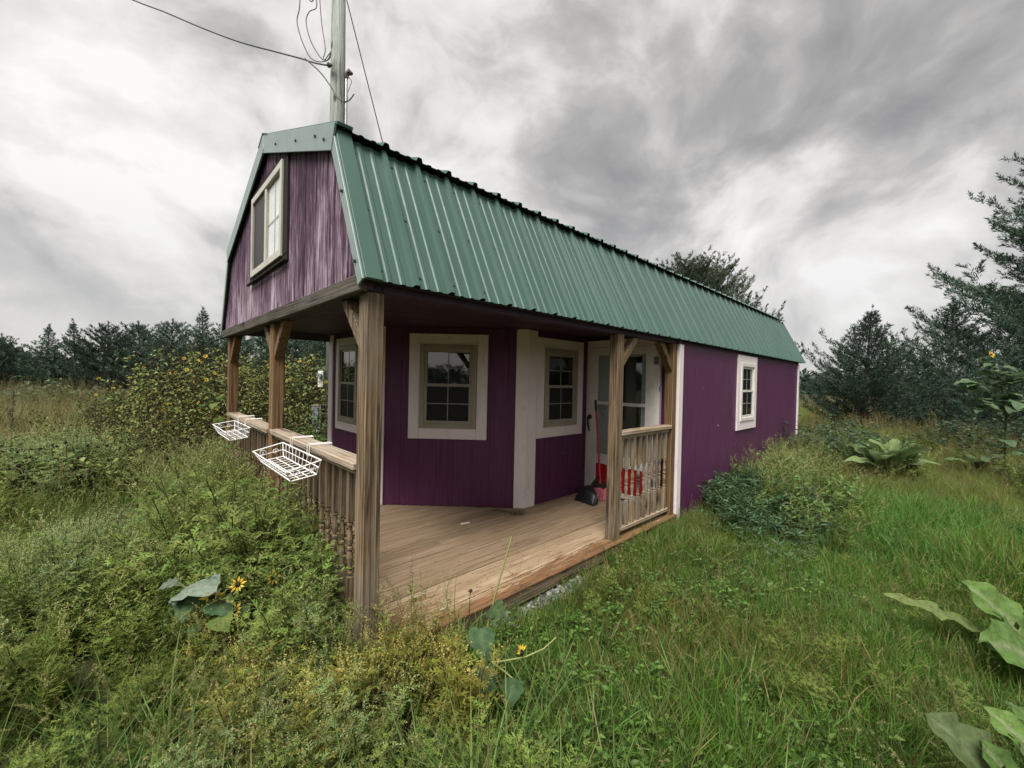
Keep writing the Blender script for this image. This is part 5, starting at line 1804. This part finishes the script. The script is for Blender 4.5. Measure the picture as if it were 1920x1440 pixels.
# far woods that close the horizon: one mass
s = Soup()
for i in range(520):
    a = U(0, 6.283)
    r = U(75, 130)
    h = U(2.5, 4.6)
    x, y = 4 + r * math.cos(a), 2 + r * math.sin(a)
    ns = 60
    q = U(0, 1, ns)
    aa = U(0, 6.28, ns)
    rr = 3.2 * np.sqrt(1 - q) * U(0.5, 1.1, ns)
    P = np.stack([x + rr * np.cos(aa), y + rr * np.sin(aa), GZ - 0.3 + q * h], 1)
    s.leaves(P, rdirs(ns, -0.1, 1), U(0.9, 1.8, ns), 0.9, rdirs(ns), jit((0.04, 0.062, 0.046), ns, 0.3), fold=0.4)
fw_ = obj_from(s.mesh('far_woods', 'needle'), 'far_woods')
fw_['kind'] = 'stuff'

# ================================================================ SHRUBS AND SINGLE PLANTS
def shrub(name, label, x0, x1, y0, y1, nst, H, L, Wd, col, up, lean, fold, droop, leaves=16, cat_='shrub', hfun=None, group=None, curve=1.3):
    """a shrub thing: stems part + foliage part, grown from many stems over its footprint"""
    cx, cy = (x0 + x1) / 2, (y0 + y1) / 2
    t = thing(name, label, cat_, (cx, cy, float(ground_z(cx, cy))), group)
    st, fo = Soup(), Soup()
    for b in range(nst):
        while True:
            ux, uy = U(-1, 1), U(-1, 1)
            if ux * ux + uy * uy < 1:
                break
        o = np.array([ux * (x1 - x0) / 2, uy * (y1 - y0) / 2, -0.03])
        hh = H * (1 - 0.45 * (ux * ux + uy * uy)) * U(0.75, 1.1)
        if hfun:
            hh *= hfun(ux, uy)
        az, le = math.atan2(uy, ux) + rng.normal(0, 0.6), abs(rng.normal(0, lean))
        f = np.linspace(0, 1, 5)
        pts = o + np.stack([np.cos(az) * le * hh * f ** curve, np.sin(az) * le * hh * f ** curve, hh * f * (1 - 0.28 * le * f ** 1.5)], 1)
        st.stem(pts, 0.004, 0.0016, (0.075, 0.07, 0.04))
        nl = leaves
        tt = np.sort(U(0.22, 1.0, nl))
        i = np.minimum((tt * 4).astype(int), 3)
        P = pts[i] + (pts[i + 1] - pts[i]) * (tt * 4 - i)[:, None]
        a = np.arange(nl) * 2.4 + U(0, 6.28)
        D = np.stack([np.cos(a), np.sin(a), np.full(nl, up) + rng.normal(0, 0.25, nl)], 1)
        ll = L * U(0.6, 1.05, nl)
        c = jit(col, nl, 0.25) * U(0.85, 1.2)
        fo.leaves(P, D, ll, Wd * ll / L, np.tile(UP, (nl, 1)) + rng.normal(0, 0.3, (nl, 3)), c, fold=fold, droop=droop, mid=0.45)
    a_ = obj_from(st.mesh('stem', 'leaf_shrub'), 'stem')
    b_ = obj_from(fo.mesh('foliage', 'leaf_shrub'), 'foliage')
    a_.parent = t
    b_.parent = t
    a_['kind'] = b_['kind'] = 'stuff'
    return t


shrub('willow_shrub', 'low dense bush of narrow blue green leaves at the white corner board of the cabin', 3.42, 5.35, -1.35, -0.05, 330, 0.66, 0.09, 0.019,
      (0.074, 0.140, 0.062), 0.45, 0.30, 0.25, 0.12, 26, 'bush', lambda ux, uy: 0.85 + 0.35 * uy)
shrub('leafy_shrub', 'spreading low bush of narrow leaves at the near edge of the lush grass', 2.75, 4.1, -1.28, -0.62, 95, 0.24, 0.075, 0.016,
      (0.078, 0.130, 0.062), 0.4, 0.4, 0.25, 0.12, 20, 'bush')
shrub('bramble', 'mound of dark green brambles beside the rear corner of the cabin', 7.6, 11.2, -1.15, -0.1, 170, 1.05, 0.085, 0.062, (0.068, 0.108, 0.058), 0.2, 0.5, 0.2, 0.2, 20, 'bramble')
shrub('bramble', 'wide bramble thicket in front of the cedars at the right edge', 11.5, 15.5, -4.4, -1.6, 210, 1.05, 0.10, 0.075, (0.066, 0.104, 0.056), 0.2, 0.5, 0.2, 0.2, 20, 'bramble')
shrub('wall_shrub', 'sparse dark twiggy shrub climbing the far end of the side wall', 7.2, 8.0, -0.32, -0.06, 16, 1.15, 0.075, 0.055, (0.040, 0.066, 0.042), 0.3, 0.22, 0.25, 0.2, 18, 'shrub')
bx_, by_ = at(72, 13.0)
shrub('leafy_shrub', 'round bright green bush in front of the cedars at the far left', bx_ - 1.0, bx_ + 1.0, by_ - 0.9, by_ + 0.9, 90, 1.35, 0.17, 0.12, (0.085, 0.125, 0.062), 0.15, 0.45, 0.2, 0.3, 16, 'bush')
bx_, by_ = at(590, 8.6)
shrub('leafy_shrub', 'tall bright green leafy plant left of the electrical box', bx_ - 0.55, bx_ + 0.45, by_ - 0.5, by_ + 0.5, 40, 2.15, 0.17, 0.13, (0.085, 0.135, 0.05), 0.1, 0.16, 0.2, 0.35, 22, 'bush')


# ---- plants with large leaves: each leaf a part of its own
def big_leaf(L, Wd, lobes, ruffle, arch, col, rib=(0.24, 0.30, 0.14), holes=0, heart=False, nu=12, nvv=6, curlside=0.25, seed=0):
    r_ = np.random.default_rng(seed)
    us = np.linspace(0, 1, nu + 1)
    V, C_ = [], []
    drop = set()
    ang = 0.0
    p = np.array([0.0, 0.0])
    spine = [p.copy()]
    for i in range(nu):
        a = arch[0] + (arch[1] - arch[0]) * (i / nu)
        p = p + np.array([math.cos(a), math.sin(a)]) * L / nu
        spine.append(p.copy())
    ph = r_.uniform(0, 6.28, 4)
    for i, u in enumerate(us):
        if heart:
            w = Wd * 0.5 * max(0.0, math.sin(math.pi * (0.13 + 0.87 * u) ** 0.72)) ** 0.9
        else:
            w = Wd * 0.5 * math.sin(math.pi * min(1, u * 0.93 + 0.07)) ** 0.7
        for j in range(-nvv // 2, nvv // 2 + 1):
            t = j / (nvv // 2)
            ww = w * (1 + (r_.uniform(-0.16, 0.10) * lobes * 5 if abs(t) > 0.9 else 0) * min(1, 5 * u * (1 - u)) + lobes * math.sin(u * 22 + ph[0] + (1.7 if j > 0 else 0)) * abs(t) ** 2 + lobes * 0.5 * math.sin(u * 41 + ph[1] + j) * abs(t) ** 2)
            x, z = spine[i]
            zz_ = curlside * abs(t) * w - 0.35 * curlside * t * t * w + ruffle * math.sin(u * 19 + ph[2] + (2.0 if j > 0 else 0)) * abs(t) ** 1.5 * Wd
            zz_ += r_.normal(0, 0.012) * Wd + 0.05 * Wd * math.cos(u * 26 - abs(t) * 5) * min(1, 2.5 * abs(t)) * (1.1 - abs(t))
            V.append((x, t * ww, z + zz_))
            k_ = 1.0 + r_.uniform(-0.1, 0.1)
            cc = np.asarray(col) * k_
            if j == 0:
                cc = np.asarray(rib) * 0.8
            elif math.cos(u * 26 - abs(t) * 5) < -0.8:
                cc = cc * 0.55 + np.asarray(rib) * 0.35
            C_.append(cc)
    k = nvv // 2 * 2 + 1
    T = []
    for h in range(holes):
        drop.add((r_.integers(2, nu - 2), r_.integers(0, k - 1)))
    for i in range(nu):
        for j in range(k - 1):
            if (i, j) in drop:
                continue
            a = i * k + j
            T += [(a, a + k, a + k + 1), (a, a + k + 1, a + 1)]
    s = Soup()
    s.raw(V, T, np.clip(C_, 0.005, 0.8))
    return s.mesh('leaf', 'leaf_big', True)


def leaf_obj(me, parent, p, az, pitch, roll, sc=1.0):
    o = bpy.data.objects.new('leaf', me)
    COL.objects.link(o)
    o.parent = parent
    o.location = p
    o.rotation_mode = 'XYZ'
    o.rotation_euler = (Matrix.Rotation(az, 4, 'Z') @ Matrix.Rotation(-pitch, 4, 'Y') @ Matrix.Rotation(roll, 4, 'X')).to_euler()
    o.scale = (sc, sc, sc)
    return o


DOCK = (0.105, 0.185, 0.042)
# rosette of long ruffled leaves right of the cabin
x, y = at(1668, 6.35)
ros = thing('rosette_plant', 'large pale green rosette of long wrinkled leaves in the tall grass', 'plant', (x, y, float(ground_z(x, y))))
lm = [big_leaf(0.70, 0.24, 0.10, 0.06, (0.55, -0.55), (0.150, 0.225, 0.085), seed=i, curlside=0.35) for i in range(4)]
for i in range(17):
    az = i * 2.4
    inner = i / 17
    leaf_obj(lm[i % 4], ros, (0.03 * math.cos(az), 0.03 * math.sin(az), 0.12), az, 0.25 + 0.85 * inner + U(-0.1, 0.15), U(-0.4, 0.4), U(0.9, 1.22) * (1 - 0.25 * inner))
x, y = at(1838, 6.9)
ro2 = thing('rosette_plant', 'smaller yellow green rosette half sunk in the grass to the right', 'plant', (x, y, float(ground_z(x, y))))
for i in range(9):
    az = i * 2.4 + 1
    leaf_obj(lm[(i + 1) % 4], ro2, (0.03 * math.cos(az), 0.03 * math.sin(az), 0.16), az, 0.25 + U(-0.1, 0.4), U(-0.4, 0.4), U(0.55, 0.8))


def leaf_to(me, plant, root, tip, L, roll=0.0, face=0.9, wide=1.0):
    """leaf of model length L laid from root to tip (world points), its upper side turned up and towards the open lawn"""
    root, tip = Vector(root), Vector(tip)
    d = (tip - root)
    x_ = d.normalized()
    nrm = Vector((0, 0, 1)) + Vector((-0.55, -0.85, 0.2)) * face
    z_ = (nrm - x_ * nrm.dot(x_)).normalized()
    y_ = z_.cross(x_)
    M = Matrix((x_, y_, z_)).transposed() @ Matrix.Rotation(roll, 3, 'X')
    o = bpy.data.objects.new('leaf', me)
    COL.objects.link(o)
    o.parent = plant
    o.location = root - WORLD[plant.name]
    o.rotation_euler = M.to_euler()
    k_ = d.length / L
    o.scale = (k_, k_ * wide, k_)
    return o


# dock plants at the right edge: jagged leaves eaten through by insects
dk = thing('dock_plant', 'dock plant with one jagged upright leaf at the right edge of the lawn', 'plant', tuple(rayp(1960, 1265, 2.5))[:2] + (GZ,))
jag = [big_leaf(0.5, 0.27, 0.13, 0.07, (0.3, -0.4), c_, holes=3, seed=60 + i, curlside=0.28, nu=18, nvv=8) for i, c_ in enumerate([DOCK, (0.130, 0.185, 0.072), (0.090, 0.165, 0.04)])]
slim = big_leaf(0.5, 0.07, 0.3, 0.08, (0.2, -0.3), (0.19, 0.25, 0.07), seed=71, nu=16)
leaf_to(jag[0], dk, rayp(1945, 1235, 2.15), rayp(1797, 1083, 2.30), 0.5, wide=1.15)
leaf_to(jag[1], dk, rayp(1960, 1240, 2.2), rayp(1990, 1090, 2.4), 0.5, wide=1.15)
leaf_to(slim, dk, rayp(1850, 1190, 2.25), rayp(1652, 1108, 2.35), 0.5)
leaf_to(jag[2], dk, rayp(1950, 1260, 2.1), rayp(1850, 1200, 1.95), 0.5, wide=1.15)
dk2 = thing('dock_plant', 'large dock leaves with holes filling the lower right corner', 'plant', tuple(rayp(1900, 1500, 1.35))[:2] + (GZ,))
leaf_to(jag[1], dk2, rayp(1915, 1520, 1.25), rayp(1735, 1335, 1.35), 0.5, wide=1.15)
leaf_to(jag[0], dk2, rayp(1985, 1470, 1.25), rayp(1838, 1318, 1.38), 0.5, wide=1.15)
leaf_to(jag[2], dk2, rayp(2010, 1440, 1.25), rayp(1890, 1310, 1.45), 0.5, wide=1.15)
leaf_to(jag[2], dk2, rayp(1930, 1560, 1.22), rayp(1840, 1385, 1.27), 0.5, wide=1.15)
leaf_to(jag[1], dk2, rayp(2020, 1560, 1.2), rayp(1915, 1390, 1.26), 0.5, wide=1.15)
leaf_to(jag[0], dk2, rayp(1850, 1600, 1.18), rayp(1790, 1440, 1.22), 0.5, wide=1.15)


# sunflower plants
PET = [None]


def flower(plant, c, nrm, r=0.032, petals=13, droop=0.0, half=False):
    c = Vector(c) - WORLD[plant.name]
    s = Soup()
    s.blob((0, 0, 0), r * 0.55, (0.022, 0.014, 0.01), (0, 0, 1), 8, 0.6)
    d = obj_from(s.mesh('flower_disc', 'leaf_shrub', True), 'flower_disc')
    q = Vector(nrm).to_track_quat('Z', 'Y').to_euler()
    d.parent = plant
    d.location = c
    d.rotation_euler = q
    s = Soup()
    an_ = np.linspace(0, 6.28 * (0.45 if half else 1), petals, endpoint=False) + 0.4
    D = np.stack([np.cos(an_), np.sin(an_), np.full(petals, 0.25 - droop)], 1)
    s.leaves(D * r * 0.4, D + rng.normal(0, 0.12, D.shape), r * U(0.85, 1.25, petals), r * 0.42, np.tile(UP, (petals, 1)), jit((0.66, 0.44, 0.045), petals, 0.15), fold=0.15)
    o = obj_from(s.mesh('petals', 'petal'), 'petals')
    o.parent = d
    return d


def stalk(plant, pts, r, col=(0.15, 0.17, 0.06)):
    s = Soup()
    w0 = np.array(WORLD[plant.name])
    s.stem([np.array(p) - w0 for p in pts], r, r * 0.6, col, 5)
    o = obj_from(s.mesh('stem', 'leaf_shrub', True), 'stem')
    o.parent = plant
    return o


heart = [big_leaf(0.16, 0.12, 0.07, 0.05, (0.35, -0.8), c_, rib=rb, heart=True, nu=12, nvv=6, curlside=-0.22, seed=80 + i)
         for i, (c_, rb) in enumerate([((0.055, 0.108, 0.045), (0.11, 0.17, 0.08)), ((0.075, 0.13, 0.05), (0.13, 0.19, 0.08)), ((0.17, 0.215, 0.165), (0.23, 0.27, 0.21)), ((0.15, 0.22, 0.05), (0.2, 0.26, 0.08))])]

b0 = rayp(395, 1215, 2.00)
sf = thing('sunflower_plant', 'sunflower with pale grey drooping leaves in the weeds left of the railing', 'sunflower', (b0.x, b0.y, GZ))
jn = rayp(352, 1104, 2.03)
stalk(sf, [(b0.x, b0.y, GZ), rayp(385, 1180, 2.03), jn, rayp(398, 1122, 2.00)], 0.007, (0.11, 0.14, 0.06))
stalk(sf, [jn, rayp(332, 1090, 2.06)], 0.004, (0.11, 0.14, 0.06))
for me_, a_, b_, rl in ((heart[2], rayp(334, 1089, 2.06), rayp(292, 1103, 2.00), 0.5), (heart[2], rayp(352, 1104, 2.03), rayp(402, 1096, 1.90), -0.7),
                        (heart[2], rayp(352, 1106, 2.03), rayp(322, 1130, 1.90), 0.6), (heart[0], rayp(362, 1106, 2.02), rayp(334, 1168, 1.88), 0.3),
                        (heart[0], rayp(398, 1124, 2.00), rayp(432, 1150, 1.92), -0.4), (heart[3], rayp(408, 1150, 1.96), rayp(424, 1180, 1.86), 0.0),
                        (heart[1], rayp(372, 1160, 1.98), rayp(358, 1200, 1.90), 0.2)):
    leaf_to(me_, sf, a_, b_, 0.16, rl * 0.6)
flower(sf, rayp(399, 1119, 1.94), (-0.1, -0.5, -0.2), 0.036, 8, half=True)
for px, py, dp_ in ((446, 1096, 2.0), (440, 1144, 1.98), (513, 1083, 2.1)):
    x_ = rayp(px, py, dp_)
    f2 = thing('sunflower_plant', {446: 'small sunflower with a ragged yellow bloom beside the pale leaved one', 440: 'lowest small yellow sunflower just right of the pale leaves',
                                   513: 'small orange yellow sunflower nearest the porch railing'}[px], 'sunflower', (x_.x + 0.03, x_.y + 0.02, GZ), 'small sunflowers in the weeds by the railing')
    stalk(f2, [(x_.x + 0.03, x_.y + 0.02, GZ), (x_.x + 0.025, x_.y + 0.01, (x_.z + GZ) / 2), x_ + Vector((0.004, 0.004, -0.004))], 0.004, (0.12, 0.14, 0.06))
    flower(f2, x_, (-0.5, -0.6, 0.3), 0.027, 10, 0.2)
    leaf_obj(heart[0], f2, (0, 0, (x_.z - GZ) * 0.75), 4.4, -0.3, 0, 0.5)
    leaf_obj(heart[1], f2, (0, 0, (x_.z - GZ) * 0.55), 2.0, -0.2, 0, 0.5)

# leaf stalks of the dock plants, from the crown at the ground to the foot of each leaf
for pl_ in (dk, dk2):
    for lf_ in [c_ for c_ in pl_.children if c_.name.startswith('leaf')]:
        e_ = WORLD[pl_.name] + lf_.location
        b_ = WORLD[pl_.name]
        if (e_ - b_).length > 0.03:
            stalk(pl_, [b_, b_.lerp(e_, 0.5) + Vector((0, 0, -0.02)), e_ + Vector((0, 0, 0.002))], 0.007, (0.17, 0.22, 0.09))

# the broken sunflower in front of the deck edge
g0 = rayp(905, 1330, 1.78)
s2 = thing('sunflower_plant', 'leggy broken sunflower with large hanging leaves in front of the deck edge', 'sunflower', (g0.x, g0.y, GZ))
stalk(s2, [(g0.x, g0.y, GZ), rayp(905, 1240, 1.82), rayp(915, 1170, 1.9), rayp(930, 1110, 1.95), rayp(950, 1040, 2.0), rayp(960, 1005, 2.03)], 0.0065, (0.24, 0.25, 0.09))
stalk(s2, [rayp(905, 1240, 1.82), rayp(935, 1241, 1.78), rayp(985, 1232, 1.76), rayp(1020, 1216, 1.77), rayp(1043, 1195, 1.8)], 0.0045, (0.25, 0.26, 0.10))
stalk(s2, [rayp(922, 1241, 1.79), rayp(950, 1262, 1.74), rayp(972, 1282, 1.70)], 0.0045, (0.25, 0.26, 0.10))
for me_, a_, b_, rl, k_ in ((heart[1], rayp(921, 1136, 1.92), rayp(941, 1153, 1.80), 0.3, 1), (heart[0], rayp(902, 1178, 1.85), rayp(912, 1246, 1.74), 0.15, 1), (heart[0], rayp(905, 1246, 1.76), rayp(915, 1330, 1.64), -0.1, 1),
                            (heart[0], rayp(965, 1272, 1.71), rayp(952, 1330, 1.60), 0.25, 1), (heart[1], rayp(898, 1180, 1.86), rayp(872, 1206, 1.82), 0.4, 1)):
    leaf_to(me_, s2, a_, b_, 0.16, rl, 1.6)
flower(s2, rayp(978, 1224, 1.75), (0.1, -0.5, 0.4), 0.024, 7, half=True)
for px, py, dp_, h_, lb in ((882, 1108, 2.0, 0, 'thin dark dead flower stalk standing in front of the deck edge'),):
    p_ = rayp(px, py, dp_)
    q_ = rayp(px - 4, 1180, 1.95)
    ds = thing('dead_flower', lb, 'plant', (q_.x, q_.y, GZ))
    stalk(ds, [(q_.x, q_.y, GZ), q_, p_], 0.0028, (0.05, 0.035, 0.025))
    s = Soup()
    s.blob((0, 0, 0), 0.012, (0.05, 0.03, 0.022), (0, 0, 1), 7, 0.8)
    o = obj_from(s.mesh('seed_head', 'leaf_shrub', True), 'seed_head')
    o.parent = ds
    o.location = p_ - WORLD[ds.name]

# tall sunflower plant in front of the cedars on the right
tx, ty = at(1890, 6.6)
ts = thing('sunflower_plant', 'tall leafy sunflower with one yellow bloom in front of the right hand cedars', 'sunflower', (tx, ty, GZ))
pts = [(tx, ty, GZ), rayp(1886, 780, 6.6), rayp(1878, 725, 6.55), rayp(1865, 690, 6.5), rayp(1858, 668, 6.5)]
stalk(ts, pts, 0.016, (0.09, 0.12, 0.05))
wide = [big_leaf(0.40, 0.31, 0.05, 0.04, (0.35, -0.6), c_, rib=(0.12, 0.17, 0.1), heart=True, nu=8, nvv=4, curlside=0.2, seed=120 + i) for i, c_ in enumerate([(0.100, 0.165, 0.078), (0.130, 0.195, 0.098)])]
for i in range(36):
    f_ = 0.06 + 0.92 * i / 36
    q = f_ * 4
    k_ = min(int(q), 3)
    p_ = Vector(pts[k_]).lerp(Vector(pts[k_ + 1]), q - k_)
    leaf_obj(wide[i % 2], ts, p_ - WORLD[ts.name] + Vector((U(-0.12, 0.12), U(-0.12, 0.12), 0)), i * 2.4 + U(-0.6, 0.6), U(-0.55, 0.15), U(-0.5, 0.5), U(0.4, 0.78) * (1.05 - 0.35 * f_))
flower(ts, rayp(1858, 665, 6.48), (-0.5, -0.7, 0.3), 0.042, 12)
# side branches
for dx_, z_ in ((-42, 735), (30, 720), (-30, 770), (35, 765)):
    e_ = rayp(1875 + dx_, z_ - 22, 6.45)
    stalk(ts, [rayp(1884, z_ + 25, 6.58), rayp(1880 + dx_ * 0.5, z_, 6.5), e_], 0.009, (0.09, 0.12, 0.05))
    for j in range(7):
        leaf_obj(wide[j % 2], ts, e_ - WORLD[ts.name] - Vector((0, 0, 0.03 * j)), j * 1.5 + U(-0.5, 0.5), U(-0.6, 0.1), U(-0.5, 0.5), U(0.45, 0.8))

# yellow-flowered wild sunflowers that stand out of the thicket
STALKS = [(345, 672, 6.6), (372, 676, 6.9), (385, 668, 6.3), (270, 688, 7.2), (212, 728, 7.6), (278, 704, 6.8), (318, 700, 7.0), (588, 672, 8.0), (578, 680, 7.8), (180, 740, 8.2), (402, 700, 6.4), (387, 712, 6.0)]
PLACE = {px_: w_ for (px_, _, _), w_ in zip(sorted(STALKS), ['leftmost', 'second', 'third', 'fourth', 'fifth', 'sixth', 'seventh', 'eighth', 'ninth', 'tenth', 'eleventh', 'twelfth'])}
for i, (px, py, dp_) in enumerate(STALKS):
    p_ = rayp(px, py, dp_)
    f2 = thing('wild_sunflower', ('%s from the left of the yellow blooms standing out of the thicket' % PLACE[px] if px < 450 else ('yellow bloom right of the middle porch post, %s of two' % ('upper' if px == 588 else 'lower'))), 'sunflower', (p_.x, p_.y, GZ), 'flowering stalks in the wild sunflower thicket')
    stalk(f2, [(p_.x, p_.y, GZ), (p_.x + 0.03, p_.y, (p_.z + GZ) / 2), p_ - Vector((0, 0, 0.02))], 0.008, (0.10, 0.11, 0.05))
    flower(f2, p_, (-0.2 + U(-0.4, 0.4), -0.9, 0.4), 0.022, 12)
    for j in range(12):
        leaf_obj(heart[j % 2], f2, (U(-0.02, 0.02), 0, (p_.z - GZ) * (0.42 + 0.045 * j)), j * 2.4, U(-0.2, 0.3), 0, U(0.6, 1.0))

# dark dead mullein stalk at the far left
mx_, my_ = at(22, 8.6)
ml = thing('dead_stalk', 'dark dead branching flower stalk standing in dry grass at the far left', 'plant', (mx_, my_, GZ))
s = Soup()
for i in range(7):
    az = i * 2.4
    h_ = 1.02 if i == 0 else U(0.6, 0.85)
    le = 0.03 if i == 0 else U(0.25, 0.45)
    f = np.linspace(0, 1, 6)
    z0_ = 0.0 if i == 0 else 0.18
    pts = np.stack([np.cos(az) * le * f, np.sin(az) * le * f, z0_ + (h_ - z0_) * f ** 1.2], 1)
    s.stem(pts, 0.012 if i == 0 else 0.006, 0.004, (0.045, 0.036, 0.03), 4)
    ns = 90 if i == 0 else 40
    g = U(0.3, 1.0, ns)
    q = np.minimum((g * 5).astype(int), 4)
    P = pts[q] + (pts[q + 1] - pts[q]) * (g * 5 - q)[:, None]
    s.leaves(P, rdirs(ns, -0.1, 0.9), U(0.03, 0.06, ns), 0.016, rdirs(ns), jit((0.05, 0.042, 0.035), ns, 0.3), fold=0.4)
o = obj_from(s.mesh('stalk', 'leaf_shrub'), 'stalk')
o.parent = ml

# vine climbing the far corner of the front railing
v0 = (-0.10, 3.0, GZ)
vn = thing('climbing_vine', 'thin vine with yellow green leaves climbing the railing below the far basket', 'vine', v0)
stalk(vn, [v0, (-0.08, 2.95, 0.25), (-0.09, 3.0, 0.6), (-0.06, 3.15, 0.95), (-0.10, 3.35, 1.15), (-0.16, 3.55, 1.18)], 0.004, (0.16, 0.17, 0.06))
for i, (dx, dy, z_) in enumerate([(-0.03, -0.05, 0.12), (-0.02, 0.02, 0.05), (-0.02, 0.05, 0.55), (-0.03, -0.02, 0.75), (-0.02, 0.2, 1.0), (-0.05, 0.35, 1.15), (-0.03, 0.5, 1.2), (0, 0.3, 1.22)]):
    leaf_obj(heart[3 if i % 3 else 1], vn, (dx, dy, z_ - GZ * 0 + 0.05), i * 2.1, -0.4, 0.2, U(0.55, 0.9))

# ================================================================ SMALL LITTER
# tuft of dead weed lying on the deck
tw = thing('weed_tuft', 'small pulled up tuft of dry weeds lying on the deck boards', 'plant', (2.085, 1.03, 0.003))
s = Soup()
ns = 70
a = U(0, 6.28, ns)
s.blades(np.stack([U(-0.07, 0.07, ns), U(-0.04, 0.04, ns), U(0, 0.02, ns)], 1), a, U(0.05, 0.13, ns), 0.004, U(0.9, 1.5, ns), U(-0.4, 0.5, ns), jit((0.10, 0.10, 0.05), ns, 0.4))
o = obj_from(s.mesh('blade', 'leaf_weed'), 'blade')
o.parent = tw
o['kind'] = 'stuff'
# leaves and crumbs
s = Soup()
ns = 260
x, y = U(0.05, 2.3, ns), np.abs(rng.normal(0.0, 0.35, ns))
ok = (x + y < 3.0)
x, y = x[ok], y[ok]
ns = len(x)
s.leaves(np.stack([x, y, np.full(ns, 0.002)], 1), rdirs(ns, -0.0, 0.15), U(0.006, 0.022, ns), 0.006, np.tile(UP, (ns, 1)), jit((0.12, 0.085, 0.045), ns, 0.5), fold=0.4)
o = obj_from(s.mesh('leaf_litter', 'leaf_weed'), 'leaf_litter')
o['kind'] = 'stuff'

# gravel along the foot of the deck: the largest stones by the corner singly, the rest as one mass
def stone_arrays(seed, r):
    r_ = np.random.default_rng(seed)
    bm = bmesh.new()
    bmesh.ops.create_icosphere(bm, subdivisions=1, radius=1)
    sx = r_.uniform(0.7, 1.2, 3)
    for v_ in bm.verts:
        k_ = 1 + r_.uniform(-0.22, 0.22)
        v_.co = Vector((v_.co.x * sx[0] * k_, v_.co.y * sx[1] * k_, v_.co.z * sx[2] * 0.7 * k_)) * r
    bmesh.ops.triangulate(bm, faces=bm.faces)
    bm.verts.ensure_lookup_table()
    V = np.array([v_.co[:] for v_ in bm.verts])
    T = np.array([[q.index for q in f.verts] for f in bm.faces])
    bm.free()
    return V, T


s = Soup()
for i in range(380):
    x, y = 1.7 * rng.random() ** 0.8 if i % 5 else U(1.4, 3.2), -0.045 - abs(rng.normal(0, 0.055))
    V, T = stone_arrays(i % 17, U(0.010, 0.024))
    g_ = U(0.07, 0.34)
    s.raw(V + np.array([x, y, GZ + U(0.0, 0.022)]), T, np.tile([g_, g_ * 0.985, g_ * 0.95], (len(V), 1)))
o = obj_from(s.mesh('gravel', 'stone'), 'gravel')
o['kind'] = 'stuff'
